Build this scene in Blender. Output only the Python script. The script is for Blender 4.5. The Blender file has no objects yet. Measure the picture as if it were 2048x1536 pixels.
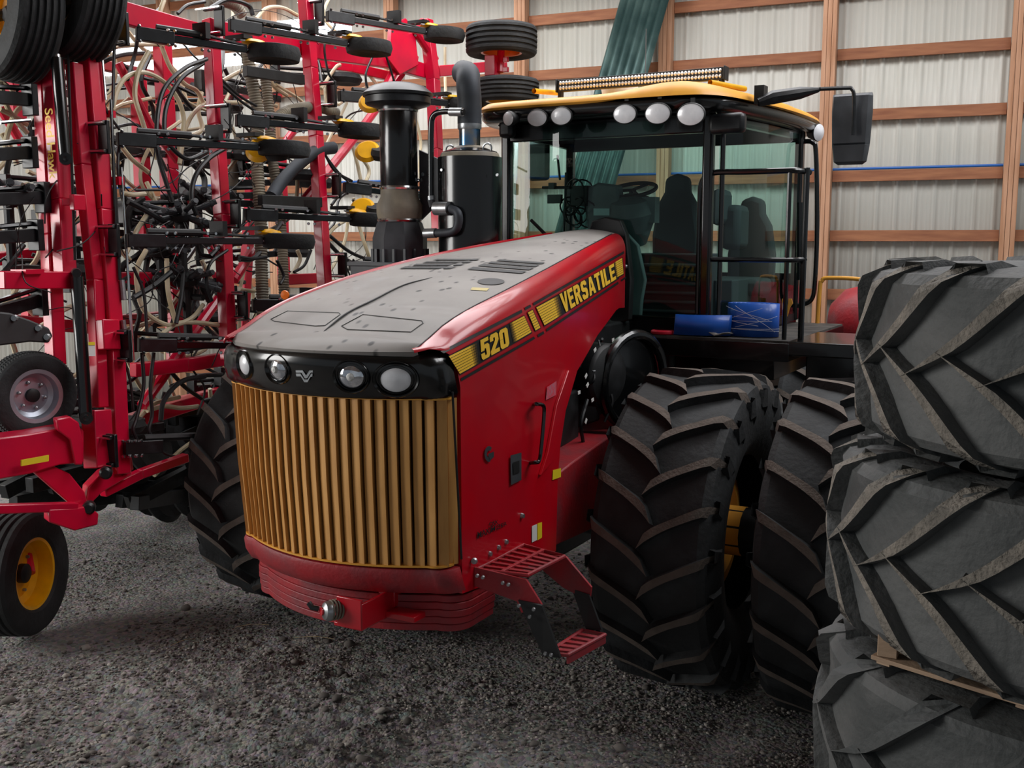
import bpy, bmesh, math, random
from mathutils import Vector as V, Matrix, noise
random.seed(7)
C = bpy.context.scene.collection
PI = math.pi
# ------------------------------------------------------------------ camera
CAM = V((3.37, -6.48, 2.91)); YAW = .51; PIT = .137; F = 2100.0
cy_, sy_, cp_, sp_ = math.cos(YAW), math.sin(YAW), math.cos(PIT), math.sin(PIT)
FW = V((-sy_*cp_, cy_*cp_, -sp_)); RT = V((cy_, sy_, 0)); UP = RT.cross(FW)
cd = bpy.data.cameras.new('camera'); cam = bpy.data.objects.new('camera', cd); C.objects.link(cam)
cam.location = CAM; cam.rotation_euler = (PI/2-PIT, 0, YAW)
cd.sensor_width = 36; cd.lens = F/2048*36; cd.clip_end = 200
bpy.context.scene.camera = cam
def ray(x, y): return FW + RT*((x-1024)/F) - UP*((y-768)/F)
def onx(x, y, v): d = ray(x, y); return CAM + d*((v-CAM.x)/d.x)
def ony(x, y, v): d = ray(x, y); return CAM + d*((v-CAM.y)/d.y)
def onz(x, y, v): d = ray(x, y); return CAM + d*((v-CAM.z)/d.z)
def onpl(x, y, p, n): d = ray(x, y); return CAM + d*((p-CAM).dot(n)/d.dot(n))
# ------------------------------------------------------------------ materials
def lin(h):
    if isinstance(h, str):
        h = [int(h[i:i+2], 16)/255 for i in (0, 2, 4)]
    return tuple((c/12.92 if c <= .04045 else ((c+.055)/1.055)**2.4) for c in h) + (1,)
def mat(name, col, rough=.5, metal=0, col2=None, scale=8, mixlo=.4, mixhi=.65, bump=0, bscale=40, coat=0, spec=.5, detail=4, stretch=None):
    m = bpy.data.materials.new(name); m.use_nodes = True; nt = m.node_tree; b = nt.nodes['Principled BSDF']
    b.inputs['Roughness'].default_value = rough; b.inputs['Metallic'].default_value = metal
    b.inputs['Base Color'].default_value = lin(col); b.inputs['Coat Weight'].default_value = coat
    b.inputs['Coat Roughness'].default_value = .08; b.inputs['Specular IOR Level'].default_value = spec
    tc = nt.nodes.new('ShaderNodeTexCoord'); src = tc.outputs['Object']
    if stretch:
        mp = nt.nodes.new('ShaderNodeMapping'); mp.inputs['Scale'].default_value = stretch
        nt.links.new(src, mp.inputs[0]); src = mp.outputs[0]
    if col2:
        n = nt.nodes.new('ShaderNodeTexNoise'); n.inputs['Scale'].default_value = scale; n.inputs['Detail'].default_value = detail
        nt.links.new(src, n.inputs['Vector'])
        r = nt.nodes.new('ShaderNodeValToRGB'); r.color_ramp.elements[0].position = mixlo; r.color_ramp.elements[1].position = mixhi
        r.color_ramp.elements[0].color = lin(col); r.color_ramp.elements[1].color = lin(col2)
        nt.links.new(n.outputs['Fac'], r.inputs[0]); nt.links.new(r.outputs[0], b.inputs['Base Color'])
    if bump:
        n = nt.nodes.new('ShaderNodeTexNoise'); n.inputs['Scale'].default_value = bscale; n.inputs['Detail'].default_value = 5
        nt.links.new(src, n.inputs['Vector'])
        bp = nt.nodes.new('ShaderNodeBump'); bp.inputs['Strength'].default_value = bump; bp.inputs['Distance'].default_value = .02
        nt.links.new(n.outputs['Fac'], bp.inputs['Height']); nt.links.new(bp.outputs[0], b.inputs['Normal'])
    return m
M = {}
M['red'] = mat('red_paint', 'c00018', .3, 0, 'ad1222', 2.5, .35, .75, coat=.3)
M['sred'] = mat('seeder_red', 'd20634', .3, 0, 'ba0a34', 3, .4, .7, coat=.3)
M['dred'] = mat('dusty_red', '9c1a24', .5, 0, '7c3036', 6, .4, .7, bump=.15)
M['gold'] = mat('gold_paint', 'd39c56', .5, 0, 'bb8544', 3, .35, .7, stretch=(6, 6, 1), coat=.05)
M['yellow'] = mat('yellow_paint', 'e3a33c', .4, 0, 'd5953a', 4, .4, .7)
M['dyel'] = mat('decal_yellow', 'ffcc3c', .5)
M['rimyel'] = mat('rim_yellow', 'f0b000', .35, 0, 'd49c10', 6, .4, .75)
M['black'] = mat('gloss_black', '0c0d0e', .22, coat=.3)
M['mblack'] = mat('matte_black', '141516', .55, 0, '26282a', 9, .5, .8)
M['bsteel'] = mat('black_steel', '101214', .4, 0, '2a2d30', 12, .5, .8)
M['rubber'] = mat('rubber', '1c1e1f', .75, 0, '303335', 5, .45, .75, bump=.25, bscale=30)
M['oldrub'] = mat('old_rubber', '464949', .7, 0, '636463', 2.2, .35, .7, bump=.5, bscale=22)
M['oldtop'] = mat('worn_lug_face', '66625b', .85, 0, '857e74', 12, .35, .7, bump=.9, bscale=50)
M['lugtop'] = mat('dusty_lug_face', '574e47', .9, 0, '6a6058', 9, .35, .7, bump=.3, bscale=60)
M['plas'] = mat('grey_plastic', '34373b', .5, 0, '45484c', 6, .4, .7)
M['cream'] = mat('cream_hose', 'd2c6a8', .4, 0, 'b8a884', 6, .35, .7)
M['bhose'] = mat('black_hose', '17181a', .4, 0, '2b2c2e', 6, .5, .8)
M['corr'] = mat('corrugated_hose', '6d6659', .6, 0, '8c8370', 4, .4, .6)
M['chrome'] = mat('chrome', 'd8dadc', .18, 1)
M['steel'] = mat('galvanized', 'a9acae', .35, .8, '8d9092', 18, .4, .7)
M['blued'] = mat('heat_blued_steel', '3d7fae', .22, .95, 'b09a78', 5, .4, .62)
M['stack'] = mat('dark_exhaust', '3a3f46', .6, .3, '2d3034', 5, .4, .7)
M['silver'] = mat('silver_rim', 'b9bfc9', .35, .6, 'a2a8b3', 6, .4, .7)
M['lens'] = mat('lamp_lens', 'e2e4e8', .3, .05, 'f4f5f8', 9, .4, .62, coat=.5)
M['lensb'] = mat('lamp_reflector', 'b4bac4', .08, .85, 'eef0f4', 16, .45, .6, coat=.8)
M['orange'] = mat('amber_lens', 'ee7a1c', .3)
M['white'] = mat('label_white', 'd8d8d4', .5)
M['lyel'] = mat('label_yellow', 'e0c820', .5)
M['post'] = mat('post_wood', 'cfa283', .7, 0, 'ab7a58', 1.6, .3, .7, stretch=(12, 12, .8), bump=.1)
M['girt'] = mat('girt_wood', 'a8714e', .7, 0, '87543a', 1.6, .3, .7, stretch=(.8, 12, 12), bump=.1)
M['pallet'] = mat('pallet_wood', 'b59a80', .8, 0, '8c7460', 3, .3, .7, stretch=(1, 1, 8), bump=.2)
M['metalwall'] = mat('white_wall_steel', 'c8c8c0', .4, .05, 'bdbdb3', .7, .35, .7)
M['green'] = mat('weathered_green_steel', '3b5452', .4, .5, '5a7470', 3, .4, .7)
M['blue'] = mat('blue_layflat', '1c5fc4', .4, 0, '1450ae', 5, .4, .7, coat=.2)
M['bluel'] = mat('blue_pipe', '1d5fb0', .4)
M['strap'] = mat('red_strap', 'd8203c', .5)
M['paper'] = mat('grey_sack', '9a9692', .8, 0, '6f6c6a', 20, .4, .6)
M['film'] = mat('stretch_film', 'd6dde8', .3)
M['stone'] = mat('stone', '8f8a83', .9, 0, '6f6a64', 14, .35, .7, bump=.2)
_nt = M['stone'].node_tree; _g = _nt.nodes.new('ShaderNodeNewGeometry'); _o = _nt.nodes.new('ShaderNodeObjectInfo'); _a = _nt.nodes.new('ShaderNodeMath'); _a.operation = 'ADD'; _nt.links.new(_g.outputs['Random Per Island'], _a.inputs[0]); _nt.links.new(_o.outputs['Random'], _a.inputs[1])
_f = _nt.nodes.new('ShaderNodeMath'); _f.operation = 'FRACT'; _nt.links.new(_a.outputs[0], _f.inputs[0]); _r = _nt.nodes.new('ShaderNodeValToRGB'); _r.color_ramp.elements[0].color = lin('4d4844'); _r.color_ramp.elements[1].color = lin('aaa49c'); _r.color_ramp.elements.new(.7).color = lin('746e68'); _nt.links.new(_f.outputs[0], _r.inputs[0]); _nt.links.new(_r.outputs[0], _nt.nodes['Principled BSDF'].inputs['Base Color'])
M['straw'] = mat('straw', 'b8a27a', .8)
M['cabgrey'] = mat('cab_trim_grey', '6f7d7e', .55, 0, '5d6b6c', 5, .4, .7)
M['seat'] = mat('seat_fabric', '3a4244', .8, 0, '3b4145', 20, .4, .7)
M['wall_left'] = M['metalwall']
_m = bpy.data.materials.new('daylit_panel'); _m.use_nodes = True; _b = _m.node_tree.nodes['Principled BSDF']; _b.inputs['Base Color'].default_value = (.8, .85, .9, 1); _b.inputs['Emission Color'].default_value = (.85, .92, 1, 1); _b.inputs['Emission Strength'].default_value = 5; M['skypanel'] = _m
def glassmat(name, tint, alpha, rough=.02):
    m = bpy.data.materials.new(name); m.use_nodes = True; nt = m.node_tree; nt.nodes.clear()
    o = nt.nodes.new('ShaderNodeOutputMaterial'); t = nt.nodes.new('ShaderNodeBsdfTransparent'); g = nt.nodes.new('ShaderNodeBsdfGlossy')
    t.inputs[0].default_value = lin(tint); g.inputs['Roughness'].default_value = rough
    fr = nt.nodes.new('ShaderNodeLayerWeight'); pw = nt.nodes.new('ShaderNodeMath'); pw.operation = 'POWER'; pw.inputs[1].default_value = 4
    nt.links.new(fr.outputs['Facing'], pw.inputs[0])
    mx = nt.nodes.new('ShaderNodeMath'); mx.operation = 'MULTIPLY_ADD'; mx.inputs[1].default_value = .6; mx.inputs[2].default_value = alpha
    nt.links.new(pw.outputs[0], mx.inputs[0])
    mi = nt.nodes.new('ShaderNodeMixShader'); nt.links.new(mx.outputs[0], mi.inputs[0]); nt.links.new(t.outputs[0], mi.inputs[1]); nt.links.new(g.outputs[0], mi.inputs[2]); nt.links.new(mi.outputs[0], o.inputs[0])
    return m
M['glass'] = glassmat('tinted_cab_glass', 'd2ece6', .03)
# dusty black hood skin with dark drip spots
def hoodmat():
    m = mat('dusty_black_hood', '98938e', .6, 0, '7d7874', 2.2, .3, .7, coat=.05); nt = m.node_tree; b = nt.nodes['Principled BSDF']
    base = b.inputs['Base Color'].links[0].from_socket
    tc = nt.nodes.new('ShaderNodeTexCoord'); mp = nt.nodes.new('ShaderNodeMapping'); mp.inputs['Scale'].default_value = (1.2, .8, .2)
    nt.links.new(tc.outputs['Object'], mp.inputs[0])
    vo = nt.nodes.new('ShaderNodeTexVoronoi'); vo.inputs['Scale'].default_value = 11; nt.links.new(mp.outputs[0], vo.inputs['Vector'])
    r = nt.nodes.new('ShaderNodeValToRGB'); r.color_ramp.elements[0].position = .13; r.color_ramp.elements[1].position = .24
    r.color_ramp.elements[0].color = (1, 1, 1, 1); r.color_ramp.elements[1].color = (0, 0, 0, 1); nt.links.new(vo.outputs['Distance'], r.inputs[0])
    n2 = nt.nodes.new('ShaderNodeTexNoise'); n2.inputs['Scale'].default_value = 2.0; nt.links.new(mp.outputs[0], n2.inputs['Vector'])
    r2 = nt.nodes.new('ShaderNodeValToRGB'); r2.color_ramp.elements[0].position = .47; r2.color_ramp.elements[1].position = .53; nt.links.new(n2.outputs[0], r2.inputs[0])
    mu = nt.nodes.new('ShaderNodeMath'); mu.operation = 'MULTIPLY'; nt.links.new(r.outputs[0], mu.inputs[0]); nt.links.new(r2.outputs[0], mu.inputs[1])
    mx = nt.nodes.new('ShaderNodeMixRGB'); mx.inputs[2].default_value = lin('2c2a2a'); nt.links.new(mu.outputs[0], mx.inputs[0]); nt.links.new(base, mx.inputs[1])
    nt.links.new(mx.outputs[0], b.inputs['Base Color'])
    return m
M['hood'] = hoodmat()
def groundmat():
    m = mat('gravel_dirt', '827a72', .95, 0, '686059', 1.8, .35, .7); nt = m.node_tree; b = nt.nodes['Principled BSDF']
    base = b.inputs['Base Color'].links[0].from_socket; tc = nt.nodes['Texture Coordinate']
    vo = nt.nodes.new('ShaderNodeTexVoronoi'); vo.inputs['Scale'].default_value = 38; vo.feature = 'F1'; nt.links.new(tc.outputs['Object'], vo.inputs['Vector'])
    mx = nt.nodes.new('ShaderNodeMixRGB'); mx.blend_type = 'OVERLAY'; mx.inputs[0].default_value = .55
    nt.links.new(base, mx.inputs[1]); nt.links.new(vo.outputs['Color'], mx.inputs[2])
    hs = nt.nodes.new('ShaderNodeHueSaturation'); hs.inputs['Saturation'].default_value = .35; nt.links.new(mx.outputs[0], hs.inputs['Color']); nt.links.new(hs.outputs[0], b.inputs['Base Color'])
    n = nt.nodes.new('ShaderNodeTexNoise'); n.inputs['Scale'].default_value = 70; n.inputs['Detail'].default_value = 8; nt.links.new(tc.outputs['Object'], n.inputs['Vector'])
    ad = nt.nodes.new('ShaderNodeMath'); ad.operation = 'SUBTRACT'; nt.links.new(n.outputs[0], ad.inputs[0]); nt.links.new(vo.outputs['Distance'], ad.inputs[1])
    bp = nt.nodes.new('ShaderNodeBump'); bp.inputs['Strength'].default_value = .65; bp.inputs['Distance'].default_value = .025; nt.links.new(ad.outputs[0], bp.inputs['Height']); nt.links.new(bp.outputs[0], b.inputs['Normal'])
    return m
M['ground'] = groundmat()
# ------------------------------------------------------------------ mesh builder
class MB:
    def __init__(s): s.v = []; s.f = []; s.m = []; s.mi = 0
    def add(s, vs, fs):
        o = len(s.v); s.v += [tuple(p) for p in vs]
        for f in fs: s.f.append([i+o for i in f]); s.m.append(s.mi)
        return s
    def box(s, c, d, rot=None):
        c = V(c); d = V(d)/2; vs = []
        for i in range(8):
            p = V(((i & 1 or -1)*d.x if i & 1 else -d.x, d.y if i & 2 else -d.y, d.z if i & 4 else -d.z))
            if rot: p = rot @ p
            vs.append(c+p)
        return s.add(vs, [(0, 2, 3, 1), (4, 5, 7, 6), (0, 1, 5, 4), (2, 6, 7, 3), (0, 4, 6, 2), (1, 3, 7, 5)])
    def bar(s, a, b, w, h, up=(0, 0, 1)):
        a = V(a); b = V(b); d = (b-a).normalized(); up = V(up)
        if abs(d.dot(up)) > .97: up = V((1, 0, 0))
        r = d.cross(up).normalized(); u = r.cross(d)
        vs = []
        for p in (a, b):
            for i, j in ((-1, -1), (1, -1), (1, 1), (-1, 1)): vs.append(p+r*(w/2*i)+u*(h/2*j))
        return s.add(vs, [(0, 1, 2, 3)[::-1], (4, 5, 6, 7), (0, 1, 5, 4), (1, 2, 6, 5), (2, 3, 7, 6), (3, 0, 4, 7)])
    def tube(s, pts, r, n=8, caps=True, rs=None):
        pts = [V(p) for p in pts]; N = len(pts)
        t = [(pts[min(i+1, N-1)]-pts[max(i-1, 0)]).normalized() for i in range(N)]
        u = t[0].orthogonal().normalized(); vs = []
        for i in range(N):
            u = (u - t[i]*u.dot(t[i])).normalized(); w = t[i].cross(u); rr = rs[i] if rs else r
            for k in range(n): a = 2*PI*k/n; vs.append(pts[i]+u*(rr*math.cos(a))+w*(rr*math.sin(a)))
        fs = []
        for i in range(N-1):
            for k in range(n): k2 = (k+1) % n; fs.append((i*n+k, i*n+k2, (i+1)*n+k2, (i+1)*n+k))
        if caps: fs.append(tuple(range(n))[::-1]); fs.append(tuple((N-1)*n+k for k in range(n)))
        return s.add(vs, fs)
    def lathe(s, prof, c=(0, 0, 0), ax=(0, 0, 1), n=32, close=False, squash=None, caps=True):
        c = V(c); ax = V(ax).normalized(); u = ax.orthogonal().normalized()
        if abs(ax.z) < .99: u = V((0, 0, 1)).cross(ax).normalized()
        w = ax.cross(u); vs = []; P = len(prof); sx, sy = squash or (1, 1)
        for k in range(n):
            a = 2*PI*k/n; d = u*(math.cos(a)*sx)+w*(math.sin(a)*sy)
            for (r, h) in prof: vs.append(c+d*r+ax*h)
        fs = []
        for k in range(n):
            k2 = (k+1) % n
            for i in range(P if close else P-1):
                j = (i+1) % P; fs.append((k*P+i, k2*P+i, k2*P+j, k*P+j))
        if not close and caps:
            if prof[0][0] > 1e-6: fs.append(tuple(k*P for k in range(n))[::-1])
            if prof[-1][0] > 1e-6: fs.append(tuple(k*P+P-1 for k in range(n)))
        return s.add(vs, fs)
    def prism(s, poly, d):
        d = V(d); n = len(poly); a = [V(p) for p in poly]
        return s.add(a+[p+d for p in a], [tuple(range(n))[::-1], tuple(range(n, 2*n))]+[(i, (i+1) % n, n+(i+1) % n, n+i) for i in range(n)])
    def grid(s, rows):
        n = len(rows[0]); vs = [p for r in rows for p in r]
        return s.add(vs, [(i*n+j, i*n+j+1, (i+1)*n+j+1, (i+1)*n+j) for i in range(len(rows)-1) for j in range(n-1)])
    def build(s, name, m, parent=None, smooth=True, ang=35, bevel=0, solid=0, fix=True):
        me = bpy.data.meshes.new(name); me.from_pydata(s.v, [], s.f)
        ms = m if isinstance(m, (list, tuple)) else [m]
        for x in ms: me.materials.append(M[x] if isinstance(x, str) else x)
        for p, k in zip(me.polygons, s.m): p.material_index = min(k, len(ms)-1)
        if fix:
            bm = bmesh.new(); bm.from_mesh(me); bmesh.ops.recalc_face_normals(bm, faces=bm.faces); bm.to_mesh(me); bm.free()
        if smooth: me.shade_smooth(); me.set_sharp_from_angle(angle=math.radians(ang))
        o = bpy.data.objects.new(name, me); C.objects.link(o)
        if parent: o.parent = parent
        if solid: q = o.modifiers.new('s', 'SOLIDIFY'); q.thickness = solid; q.offset = -1
        if bevel: q = o.modifiers.new('b', 'BEVEL'); q.width = bevel; q.segments = 2; q.limit_method = 'ANGLE'; q.angle_limit = .7
        return o
def thing(name, label, cat, group=None):
    o = bpy.data.objects.new(name, None); C.objects.link(o); o.empty_display_size = .1; return tag(o, label, cat, group)
def tag(o, label=None, cat=None, group=None, kind=None):
    if label: o['label'] = label
    if cat: o['category'] = cat
    if group: o['group'] = group
    if kind: o['kind'] = kind
    return o
def struct(o): o['kind'] = 'structure'; return o
def dup(o, parent=None):
    c = o.copy(); C.objects.link(c); c.parent = parent
    for ch in list(o.children): dup(ch, c)
    return c
def smooth(pts, k=6):
    pts = [V(p) for p in pts]
    if len(pts) < 3: return pts
    P = [pts[0]*2-pts[1]]+pts+[pts[-1]*2-pts[-2]]; out = []
    for i in range(1, len(P)-2):
        for j in range(k):
            t = j/k; a, b, c, d = P[i-1:i+3]
            out.append(.5*((2*b)+(c-a)*t+(2*a-5*b+4*c-d)*t*t+(3*b-a-3*c+d)*t**3))
    out.append(pts[-1]); return out
def interp(T, x):
    if x <= T[0][0]: return T[0][1]
    for (a, p), (b, q) in zip(T, T[1:]):
        if x <= b: t = (x-a)/(b-a); return p+(q-p)*t
    return T[-1][1]
def torus_pts(c, R, ax, n=32, a0=0, a1=2*PI):
    ax = V(ax).normalized(); u = ax.orthogonal().normalized(); w = ax.cross(u)
    return [V(c)+u*(R*math.cos(a0+(a1-a0)*i/n))+w*(R*math.sin(a0+(a1-a0)*i/n)) for i in range(n+1)]

# ================================================================== SHED
WA = .092; WT = V((math.cos(WA), math.sin(WA), 0)); WN = V((-math.sin(WA), math.cos(WA), 0)); W0 = V((.28, 7.6, 0))
def wp(u, z, out=0): return W0 + WT*u - WN*out + V((0, 0, z))       # out = towards the camera
WROT = Matrix(((WT.x, WN.x, 0), (WT.y, WN.y, 0), (0, 0, 1)))
def corrugated(b, u0, u1, z0, z1, f, base=-.04):
    us = []; u = u0
    while u < u1-1e-6:
        for du, h in ((0, 0), (.02, .02), (.045, .02), (.065, 0), (.10, 0), (.108, .0025), (.117, .0025), (.125, 0), (.165, 0), (.173, .0025), (.182, .0025), (.19, 0)):
            if u+du < u1: us.append((u+du, h))
        u += .2286
    us.append((u1, 0))
    b.grid([[f(a, z, base+h) for a, h in us] for z in (z0, z1)])
b = MB(); corrugated(b, -7.3, 9, 0, 8, wp); corrugated(b, -16, -7.3, 0, 5.72, wp); corrugated(b, -16, -7.3, 6.35, 8, wp)
# wall right of the translucent panels is one sheet; openings left of it hold the windows
w = b.build('wall_back', 'metalwall', ang=20, fix=False); struct(w); w.modifiers.new('s', 'SOLIDIFY').thickness = .01
PU = [-15.1, -12.97, -10.84, -8.71, -6.5, -4.37, -2.25, -.12, 2.05, 4.2]
for i, u in enumerate(PU[:-1]):
    b = MB()
    for k in (-1, 0, 1): b.box(wp(u+k*.058, 4, .12), (.054, .16 if k else .165, 8), WROT)
    o = b.build('wood_post', 'post', bevel=.004)
    tag(o, ['rough laminated wood post in the far left back wall behind the red seeder frame', 'laminated wood post behind the seeder', 'wood post behind the seeder hoses', 'wood post behind the third seeder column', 'wood post left of the exhaust stack', 'wood post rising beside the two flat seeder wheels and the cab left edge', 'laminated wood post beside the leaning green metal sheet, seen through the cab', 'laminated wood post behind the cab mirror arm', 'laminated wood post at the right edge above the tire stack', 'wood post out of frame at right', 'last wood post at right'][i], 'post', 'laminated wall posts')
for k in range(1, 10):
    z = k*.756
    for i in range(len(PU)-1):
        a, c = PU[i]+.088, PU[i+1]-.088
        b = MB(); b.box(wp((a+c)/2, z-.07, .02+.03), (c-a-.002, .04, .14), WROT)
        o = b.build('wall_girt', 'girt', bevel=.003)
        tag(o, 'wood girt %s up from ground, %s' % (['one', 'two', 'three', 'four', 'five', 'six', 'seven', 'eight', 'nine'][k-1], ['far left bay', 'bay second from far left', 'bay behind the seeder', 'bay behind the seeder columns', 'bay behind the exhaust stack', 'bay behind the left of the cab roof', 'bay behind the cab', 'bay right of the cab', 'rightmost bay over the tire stack', 'bay out of frame right'][i]), 'girt', 'wall girts')
for i in range(len(PU)-1):
    b = MB(); b.tube([wp(PU[i]+.09, 3.80, .05), wp(PU[i+1]-.09, 3.80, .05)], .017)
    tag(b.build('water_pipe', 'bluel'), 'thin blue pipe on the girt at head height, ' + ['far left bay', 'bay second from far left', 'bay behind the seeder', 'bay behind the seeder columns', 'bay behind the exhaust stack', 'bay left of the cab', 'bay seen through the cab', 'bay right of the cab', 'rightmost bay over the tire stack', 'bay out of frame right'][i], 'pipe', 'blue pipe along the wall')
# left wall, roof, eave window
b = MB(); corrugated(b, -16, 6.4, 0, 8, lambda u, z, h: V((-12.2-h, u, z))); o = b.build('wall_left', 'metalwall', ang=20, fix=False); struct(o)
b = MB(); b.box((-1, -3, 7.9), (26, 24, .1)); o = b.build('ceiling', mat('roof_steel', '8a8278', .6, 0, '6b5a48', 1, .4, .6)); struct(o)
for k in range(7):
    b = MB(); y = -12+k*3
    b.bar((-12, y, 6.9), (11, y, 6.9), .09, .18); b.bar((-12, y, 7.7), (11, y, 7.7), .09, .18)
    for j in range(12): x = -12+j*1.95; b.bar((x, y, 6.9), (x+.97, y, 7.7), .05, .1); b.bar((x+.97, y, 7.7), (x+1.95, y, 6.9), .05, .1)
    o = b.build('trim_%d' % (k+1), 'girt', smooth=False); struct(o)
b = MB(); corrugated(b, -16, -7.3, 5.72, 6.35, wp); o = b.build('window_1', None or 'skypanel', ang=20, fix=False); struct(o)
# ---- ground
def gz(x, y):
    p = V((x, y, 0)); h = .035*noise.noise(p*.9)+.014*noise.noise(p*3.1)+.008*noise.noise(p*9)
    near = max(0, 1-math.hypot((x+.9)/2.2, (y+1.9)/1.7))
    h += min(1, near*1.6)*(.04*abs(noise.noise(p*2.3+V((3, 1, 0))))+.03*noise.noise(p*8)+.026*noise.noise(p*17))
    near2 = max(0, 1-math.hypot((x-1.2)/1.3, (y+2.1)/1.1)); h += near2*(.05*noise.noise(p*11)+.03*noise.noise(p*25))
    return h-.02
b = MB(); xs = [-14+.5*i for i in range(18)]+[-5+.03*i for i in range(300)]+[4+.5*i for i in range(16)]
ys = [-14+.5*i for i in range(19)]+[-4.5+.03*i for i in range(180)]+[.9+.5*i for i in range(18)]
b.grid([[(x, y, gz(x, y)+(.006*noise.noise(V((x*30, y*30, 2))) if -5 < x < 4 and -4.5 < y < .9 else 0)) for x in xs] for y in ys])
fl = b.build('floor', 'ground', fix=False, ang=80); struct(fl)
def stone_mesh(i):
    bm = bmesh.new(); bmesh.ops.create_icosphere(bm, subdivisions=2, radius=1)
    sx, sy, sz = random.uniform(.7, 1.2), random.uniform(.6, 1), random.uniform(.3, .6)
    for v in bm.verts:
        k = 1+.35*noise.noise(v.co*1.2+V((i*7, 0, 0))); v.co = V((v.co.x*sx*k, v.co.y*sy*k, v.co.z*sz*k))
    me = bpy.data.meshes.new('stone'); bm.to_mesh(me); bm.free(); me.shade_smooth(); me.materials.append(M['stone']); return me
SM = [stone_mesh(i) for i in range(8)]
n = 0
while n < 300:
    px, py = random.uniform(0, 1300), 1180+356*random.random()**.8
    p = onz(px, py, 0)
    if p.x < -3.2 and p.y < -1.0 and py < 1290: continue
    s = random.uniform(.013, .026)*(1.9 if random.random() < .15 else 1)
    o = bpy.data.objects.new('stone', SM[n % 8]); C.objects.link(o); o.scale = (s, s, s); o.rotation_euler = (0, 0, random.random()*6)
    o.location = (p.x, p.y, gz(p.x, p.y)+s*.25)
    tag(o, 'small rounded grey stone lying on the gravel floor', 'stone', 'loose stones on the gravel floor'); n += 1
b = MB()
ico = SM[1]; iv = [v.co.copy() for v in ico.vertices]; 
bm = bmesh.new(); bmesh.ops.create_icosphere(bm, subdivisions=1, radius=1); bmv = [v.co.copy() for v in bm.verts]; bmf = [[v.index for v in f.verts] for f in bm.faces]; bm.free()
for i in range(26000):
    px, py = random.uniform(-60, 1750), 1080+480*random.random()
    p = onz(px, py, 0)
    if noise.noise(V((p.x*1.1, p.y*1.1, 5)))+noise.noise(V((p.x*4, p.y*4, 9)))*.5 < random.uniform(-.5, .15): continue
    s = random.uniform(.005, .014)
    if random.random() < .06: s *= 1.8
    R = Matrix.Rotation(random.random()*6, 3, 'Z'); q = V((random.uniform(.7, 1.3), random.uniform(.6, 1), random.uniform(.35, .7)))
    b.add([V((p.x, p.y, gz(p.x, p.y)+s*.3))+R @ V((v.x*q.x*s, v.y*q.y*s, v.z*q.z*s))*(1+.3*noise.noise(v*2+p)) for v in bmv], bmf)
tag(b.build('gravel', 'stone', fix=False, ang=60), 'fine grey gravel scattered over the dirt floor', 'gravel', kind='stuff')
for (px, py, a, L) in ((470, 1255, .2, .25), (590, 1276, -.1, .3), (650, 1325, .4, .1), (340, 1290, .8, .2)):
    p = onz(px, py, 0); p.z = gz(p.x, p.y)+.02; d = RT*math.cos(a)+V((-sy_, cy_, 0))*math.sin(a); b = MB(); b.tube(smooth([p, p+d*L*.5+V((0, 0, .015)), p+d*L]), .002, 5)
    tag(b.build('straw', 'straw'), 'thin dry straw stem on the gravel in front of the tractor', 'straw', 'straw stems')

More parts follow.
